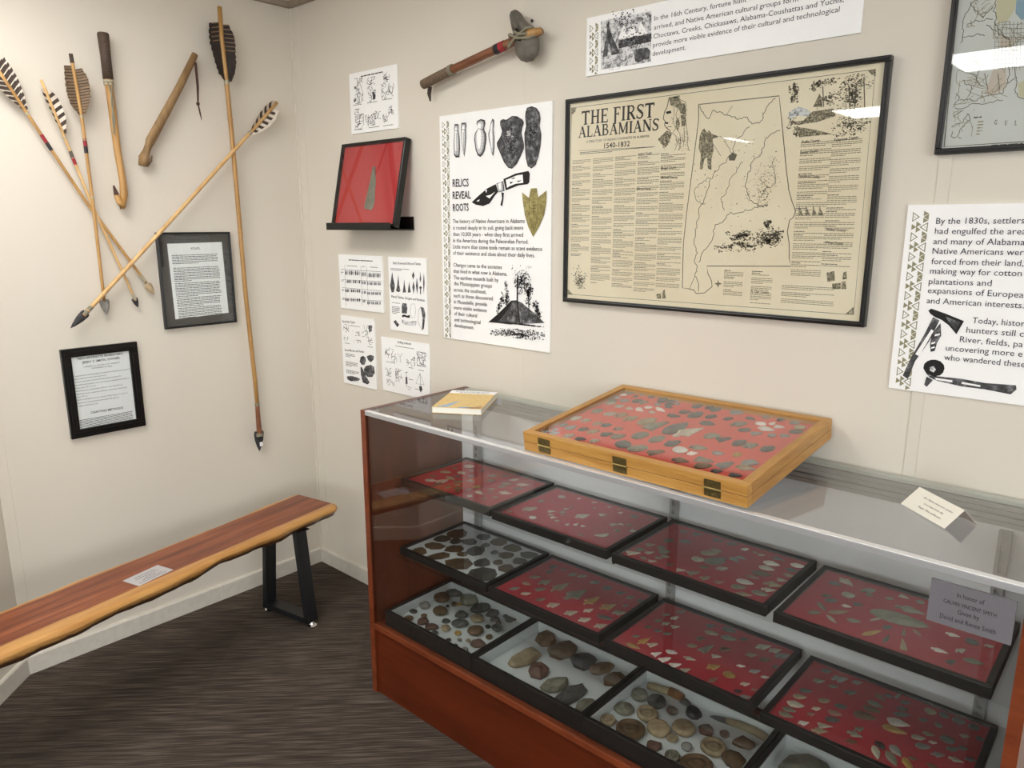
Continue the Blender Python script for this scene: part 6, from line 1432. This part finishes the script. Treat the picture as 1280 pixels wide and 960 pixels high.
    'B1': '''33,231,42,69,86,o,b;27,297,38,75,58,i,d;120,288,51,82,85,i,n;194,266,73,91,62,o,d;33,145,47,45,87,i,g;31,95,18,30,30,o,d;90,200,35,15,24,o,k;102,230,74,25,53,i,b;113,243,42,17,35,o,y;104,152,55,56,75,o,b;170,186,42,56,51,i,d;244,286,66,60,47,i,d;286,306,42,20,27,o,d;317,276,49,32,40,o,d;321,300,51,15,21,o,b;80,100,42,23,43,o,b;56,54,35,34,35,o,b;106,72,56,48,50,i,r;151,68,43,57,40,i,r;186,52,24,24,35,o,d;158,127,29,35,32,i,d;195,91,42,36,69,o,t;211,141,40,61,53,o,d;234,200,42,53,59,o,t;274,243,48,40,35,i,d;288,195,42,21,36,o,k;299,234,32,23,28,o,r;321,203,52,41,64,o,d;282,143,57,59,67,o,b;243,101,33,26,28,o,y;274,79,55,16,44,o,n;298,93,42,18,28,o,t;250,52,52,20,32,o,d;290,43,22,21,26,o,d;327,50,50,25,28,o,g;335,100,53,58,51,i,r;335,151,42,26,34,o,b''',
    'B2': '''91,129,-98,108,55,a,t;78,266,71,74,79,i,b;147,244,72,98,73,i,b;233,241,45,75,93,i,k;296,246,73,87,44,i,b;358,225,53,69,51,i,b;166,113,72,69,62,i,r;245,89,69,84,59,i,n;308,87,79,103,47,a,d;365,81,72,72,42,i,n''',
    'B3': '''40,213,42,46,58,D,n;91,219,42,48,65,D,d;36,137,37,55,55,K,n;100,156,42,57,60,R,t;142,213,37,31,49,o,r;190,245,57,48,52,i,k;35,65,39,39,39,R,t;101,72,36,75,74,R,b;153,125,42,58,68,D,t;201,170,42,57,65,D,t;198,117,42,30,34,o,t;249,205,42,43,47,i,r;290,224,42,24,32,R,b;341,224,29,69,41,i,b;176,62,40,44,35,i,r;241,114,42,29,35,o,g;293,155,42,61,69,R,t;232,58,36,38,37,R,n;291,71,42,76,64,R,b;354,146,49,60,69,i,b''',
    'B4': '''73,280,45,118,124,i,n;144,296,28,30,38,i,d''',

}
SHAPES = dict(
 p=[(-.5,-.15),(-.36,-.13),(-.28,-.2),(-.2,-.5),(.0,-.4),(.25,-.22),(.5,0),(.25,.22),(.0,.4),(-.2,.5),(-.28,.2),(-.36,.13),(-.5,.15)],
 t=[(-.5,-.42),(-.4,-.5),(-.1,-.38),(.2,-.2),(.5,0),(.2,.2),(-.1,.38),(-.4,.5),(-.5,.42),(-.43,0)],
 l=[(-.5,-.14),(-.38,-.36),(-.15,-.5),(.12,-.42),(.34,-.24),(.5,0),(.34,.24),(.12,.42),(-.15,.5),(-.38,.36),(-.5,.14)],
 m=[(-.5,.1),(-.3,-.3),(0,-.5),(.3,-.35),(.5,.1),(.28,-.02),(0,-.12),(-.26,-.02)],
 a=[(-.5,-.3),(-.3,-.48),(0,-.5),(.3,-.36),(.46,-.16),(.5,0),(.46,.16),(.3,.36),(0,.5),(-.3,.48),(-.5,.3)])
SNAME = dict(p='arrowhead', t='triangular_point', l='leaf_point', o='pebble', i='stone_fragment', m='crescent_point', a='hand_axe', D='stone_disc', R='ringed_disc', K='knobbed_disc')
SWORD = dict(p='notched arrowhead', t='triangular point', l='leaf-shaped blade', o='rounded stone', i='angular stone', m='curved crescent point', a='pointed hand axe', D='round stone disc', R='ring-marked disc', K='knobbed disc')
CATS = dict(p='arrowhead', t='arrowhead', l='stone point', o='stone', i='stone', m='arrowhead', a='hand axe', D='stone disc', R='stone disc', K='stone disc')
TW = dict(O='oak case', T1='upper tray nearest bench', T2='star-ring tray', T3='upper tray third along', T4='upper tray behind plaque', M1='sherd tray', M2='lower tray beside sherds', M3='lower tray third along', M4='lower tray under plaque tray',
          B1='pebble tray', B2='hand axe tray', B3='disc tray', B4='boulder tray')
NUM = ['', 'second ', 'third ', 'fourth ', 'fifth ', 'sixth ', 'seventh ', 'eighth ', 'ninth ', 'tenth ', 'eleventh ', 'twelfth ']
def artifact(name, L, Wd, shp, col, rng, M, thick):
    m = MB(); ex, ey, ez = EX, EY, EZ; o = Vector((0, 0, 0)); sm_ = False
    if shp in SHAPES or shp == 'i':
        if shp == 'i':
            n = 7; a0 = rng.random()*6.3; pts = []
            for i in range(n):
                a = a0+2*math.pi*i/n; rr = .5*rng.uniform(.8, 1.14); pts.append((rr*math.cos(a)*L, rr*math.sin(a)*Wd))
        else:
            pts = [((x+rng.uniform(-.03,.03))*L, (y+rng.uniform(-.045,.045))*Wd) for x, y in SHAPES[shp]]
        n = len(pts); cx = sum(q[0] for q in pts)/n; cy = sum(q[1] for q in pts)/n
        big = thick > .009
        rings = ((.96, 0), (1, thick*.3), (.72, thick*.8)) if not big else ((.9, 0), (1, thick*.35), (.86, thick*.75), (.5, thick))
        for f, h in rings:
            for x, y in pts: m.v.append((cx+(x-cx)*f+rng.uniform(-1,1)*.018*Wd, cy+(y-cy)*f+rng.uniform(-1,1)*.018*Wd, max(0, h*(1+rng.uniform(-.2,.2)*(h > 0)))))
        m.v.append((cx, cy, thick)); R = len(rings)
        for q in range(R-1):
            for i in range(n):
                j = (i+1) % n; m.f.append((q*n+i, q*n+j, (q+1)*n+j, (q+1)*n+i)); m.m.append(0)
        for i in range(n): m.f.append(((R-1)*n+i, (R-1)*n+(i+1) % n, R*n)); m.m.append(0)
        m.f.append(tuple(range(n-1, -1, -1))); m.m.append(0); sm_ = big
    elif shp == 'o':
        m.ell((0,0,thick*.5), L/2, Wd/2, thick/2, 18, 8)
        ph = rng.random()*6
        m.v = [(x*(1+.07*math.sin(2*math.atan2(y, x)+ph)), y*(1+.06*math.sin(3*math.atan2(y, x)+ph)), z) for x, y, z in m.v]; sm_ = True
    else:
        r_ = 1.0; t_ = thick
        prof = dict(D=[(0,0),(.42,0),(.5,t_*.35),(.5,t_*.65),(.44,t_*.97),(.3,t_),(0,t_*.94)],
                    R=[(0,0),(.42,0),(.5,t_*.3),(.5,t_*.7),(.44,t_),(.36,t_*.98),(.32,t_*.72),(.26,t_*.66),(.23,t_*.85),(.12,t_*.9),(0,t_*.8)],
                    K=[(0,0),(.40,0),(.5,t_*.25),(.46,t_*.5),(.3,t_*.72),(.15,t_*.8),(.13,t_*1.1),(.06,t_*1.25),(0,t_*1.28)])[shp]
        ph = rng.random()*6; m.lathe(prof, o, ex, ey, ez, 26, 0, L, Wd); m.v = [(x*(1+.04*math.sin(2*math.atan2(y, x)+ph)), y*(1+.04*math.sin(3*math.atan2(y, x))), z) for x, y, z in m.v]; sm_ = True
    me = bpy.data.meshes.new(name); me.from_pydata(m.v, [], m.f)
    me.polygons.foreach_set('use_smooth', [sm_]*len(me.polygons)); me.update()
    ob = link(bpy.data.objects.new(name, me)); ob.matrix_world = M; return ob
rng = random.Random(11); seen = set()
for key, txt_ in ART.items():
    rows = [q.split(',') for q in txt_.split(';')]
    rec = [(float(a[0])/1e3, float(a[1])/1e3, float(a[2]), float(a[3])/1e3, float(a[4])/1e3, a[5], a[6]) for a in rows]
    if key == 'O': Lx, Ly = OW, OD; F = Matrix((oex, oey, oez)).transposed().to_4x4(); org = OO+oez*(OH-.0163)
    else:
        x0, y0, z0 = TR[key]; Lx, Ly = .4064, .3048; F = Matrix.Identity(4); org = Vector((x0, y0, z0-(.0064 if key[0] != 'B' else .0369)))
    # word for the part of the tray, counted along the row of look-alikes
    buckets = {}
    sherd = key == 'M1'
    clean = []
    for (x, y, a, L, Wd, sh, c) in rec:
        if key == 'B1': Wd *= .85
        if key != 'B4': Wd = min(Wd*(1 if sh in 'oiDRKa' else .88), L*(1.05 if sh in 'oiDRKa' else .64))
        k = 1.12 if sherd else .9 if key == 'B1' else 1.04 if key == 'B2' else .97 if sh in 'oi' and key[0] in 'MB' else 1.02
        L *= k; Wd *= k; mg = max(L, Wd)*.42+.014
        if key != 'B4': x = min(max(x, mg), Lx-mg); y = min(max(y, mg), Ly-mg)
        elif L > .1: x, y, L, Wd = .088, .222, .135, .12
        else: x, y = .27, .2
        clean.append([x, y, a, L, Wd, sh, c])
    # nudge touching neighbours apart
    for _ in range(30):
        for i in range(len(clean)):
            for j in range(i):
                A, B = clean[i], clean[j]; dx, dy = A[0]-B[0], A[1]-B[1]; d = math.hypot(dx, dy) or 1e-6
                def ext(q, ux, uy):
                    ca, sa = math.cos(math.radians(q[2])), math.sin(math.radians(q[2])); p_ = ux*ca+uy*sa; s_ = -ux*sa+uy*ca
                    return 1/math.sqrt((p_/(q[3]/2))**2+(s_/(q[4]/2))**2)
                need = ext(A, dx/d, dy/d)+ext(B, dx/d, dy/d)
                if d < need*.97:
                    mv = min((need*.97-d)/2, .0008); A[0] += dx/d*mv; A[1] += dy/d*mv; B[0] -= dx/d*mv; B[1] -= dy/d*mv
    for q in clean:
        half = 'at back of' if q[1] > Ly*.5 else 'at front of'
        buckets.setdefault((q[5], q[6], half), []).append(q)
    for (sh, c, half), lst in buckets.items():
        lst.sort(key=lambda q: q[0])
        for i, (x, y, a, L, Wd, sh, c) in enumerate(lst):
            if key[0] == 'B': th = {'o': min(.024, min(L, Wd)*.55), 'i': min(.026, min(L, Wd)*.42), 'a': .026}.get(sh, min(.018, Wd*.38))
            elif key == 'O': th = min(.0085, .003+Wd*.16)
            else: th = min(.0045, .002+Wd*.09)
            if key == 'B4' and L > .1: th = .033
            name = SNAME[sh]; word = SWORD[sh]; cat = CATS[sh]; cw = CNAME[c]
            if sherd: name, word, cat = 'pottery_sherd', 'pottery sherd', 'pottery sherd'
            if key[0] in 'TMO' and sh == 'o': name, word, cat = 'oval_scraper', 'oval scraper', 'stone scraper'
            if key == 'B4': name, word, cat = ('boulder', 'big cracked boulder', 'stone') if L > .1 else ('stone_fragment', 'angular stone', 'stone')
            if key == 'B2': name, word, cat = 'hand_axe', 'chipped hand axe', 'hand axe'
            faceted = key == 'B2'
            tr_ = org + F.to_3x3() @ Vector((x, y, 0)); M = Matrix.Translation(tr_) @ F @ Matrix.Rotation(math.radians(a), 4, 'Z')
            ob = artifact(name, L, Wd, sh, c, rng, M, th)
            ob.data.materials.append(RSTONE if c == 'r' and key[0] == 'B' else (SHERD if sherd else ST)[c])
            if faceted: ob.data.polygons.foreach_set('use_smooth', [False]*len(ob.data.polygons)); ob.data.update()
            n = len(lst)
            if n == 1: pos = f'the only one {half} {TW[key]}'; lab = f'{cw} {word}, {pos}'
            else:
                o_ = 'leftmost' if i == 0 else 'rightmost' if i == n-1 else (NUM[i] if i < 12 else NUM[n-1-i]).strip()+(' from left' if i < 12 else ' from right')
                lab = f'{cw} {word}, {o_}, {half} {TW[key]}'
            tag(ob, lab, cat, f'stone pieces in the {TW[key]}')
# hafted knives among the discs
def knife(bl, bind, grip, gr, label):
    x0, y0, z0 = TR['B3']; zb = z0-.0369
    V = lambda q, h: Vector((x0+q[0], y0+q[1], zb+h))
    r = empty('hafted_knife', V(grip[0], 0), label, 'knife', 'stone pieces in the disc tray')
    m = MB(); m.tube([V(q, .0005+g) for q, g in zip(grip, gr)], gr, 12); m.build('antler_handle', ANTLER, r, smooth=True)
    if bind: m = MB(); m.tube([V(q, .001+.0128) for q in bind], [.0125, .0128, .0105], 12); m.build('binding', wood('sinew_binding', (92, 58, 28), (150, 100, 52), 9, (4,4,4)), r)
    p0, p1 = V(bl[0], .006), V(bl[1], .006); d = (p1-p0); L = d.length; ex = d.normalized(); ey = EZ.cross(ex)
    m = MB(); w = bl[2]; blade(m, [(0,-w*.45),(L*.3,-w*.5),(L*.7,-w*.3),(L,0),(L*.7,w*.3),(L*.3,w*.5),(0,w*.45)], p0, ex, ey, EZ, .009); m.build('blade', ST['d'], r)
ANTLER = wood('antler', (128, 112, 84), (178, 162, 130), 9, (3,3,3), .5)
knife(((.139,.2745),(.178,.262),.026), [(.098,.2768),(.120,.2765),(.141,.2745)], [(.035,.264),(.066,.270),(.100,.2765)], [.0105,.0112,.0115], 'knife with cream antler grip, brown binding and short dark blade')
knife(((.279,.272),(.229,.261),.020), None, [(.272,.2705),(.310,.2775),(.345,.2790),(.372,.2745),(.383,.271)], [.0085,.0105,.0110,.0112,.0100], 'knife with curved antler grip and slim dark blade, no binding')
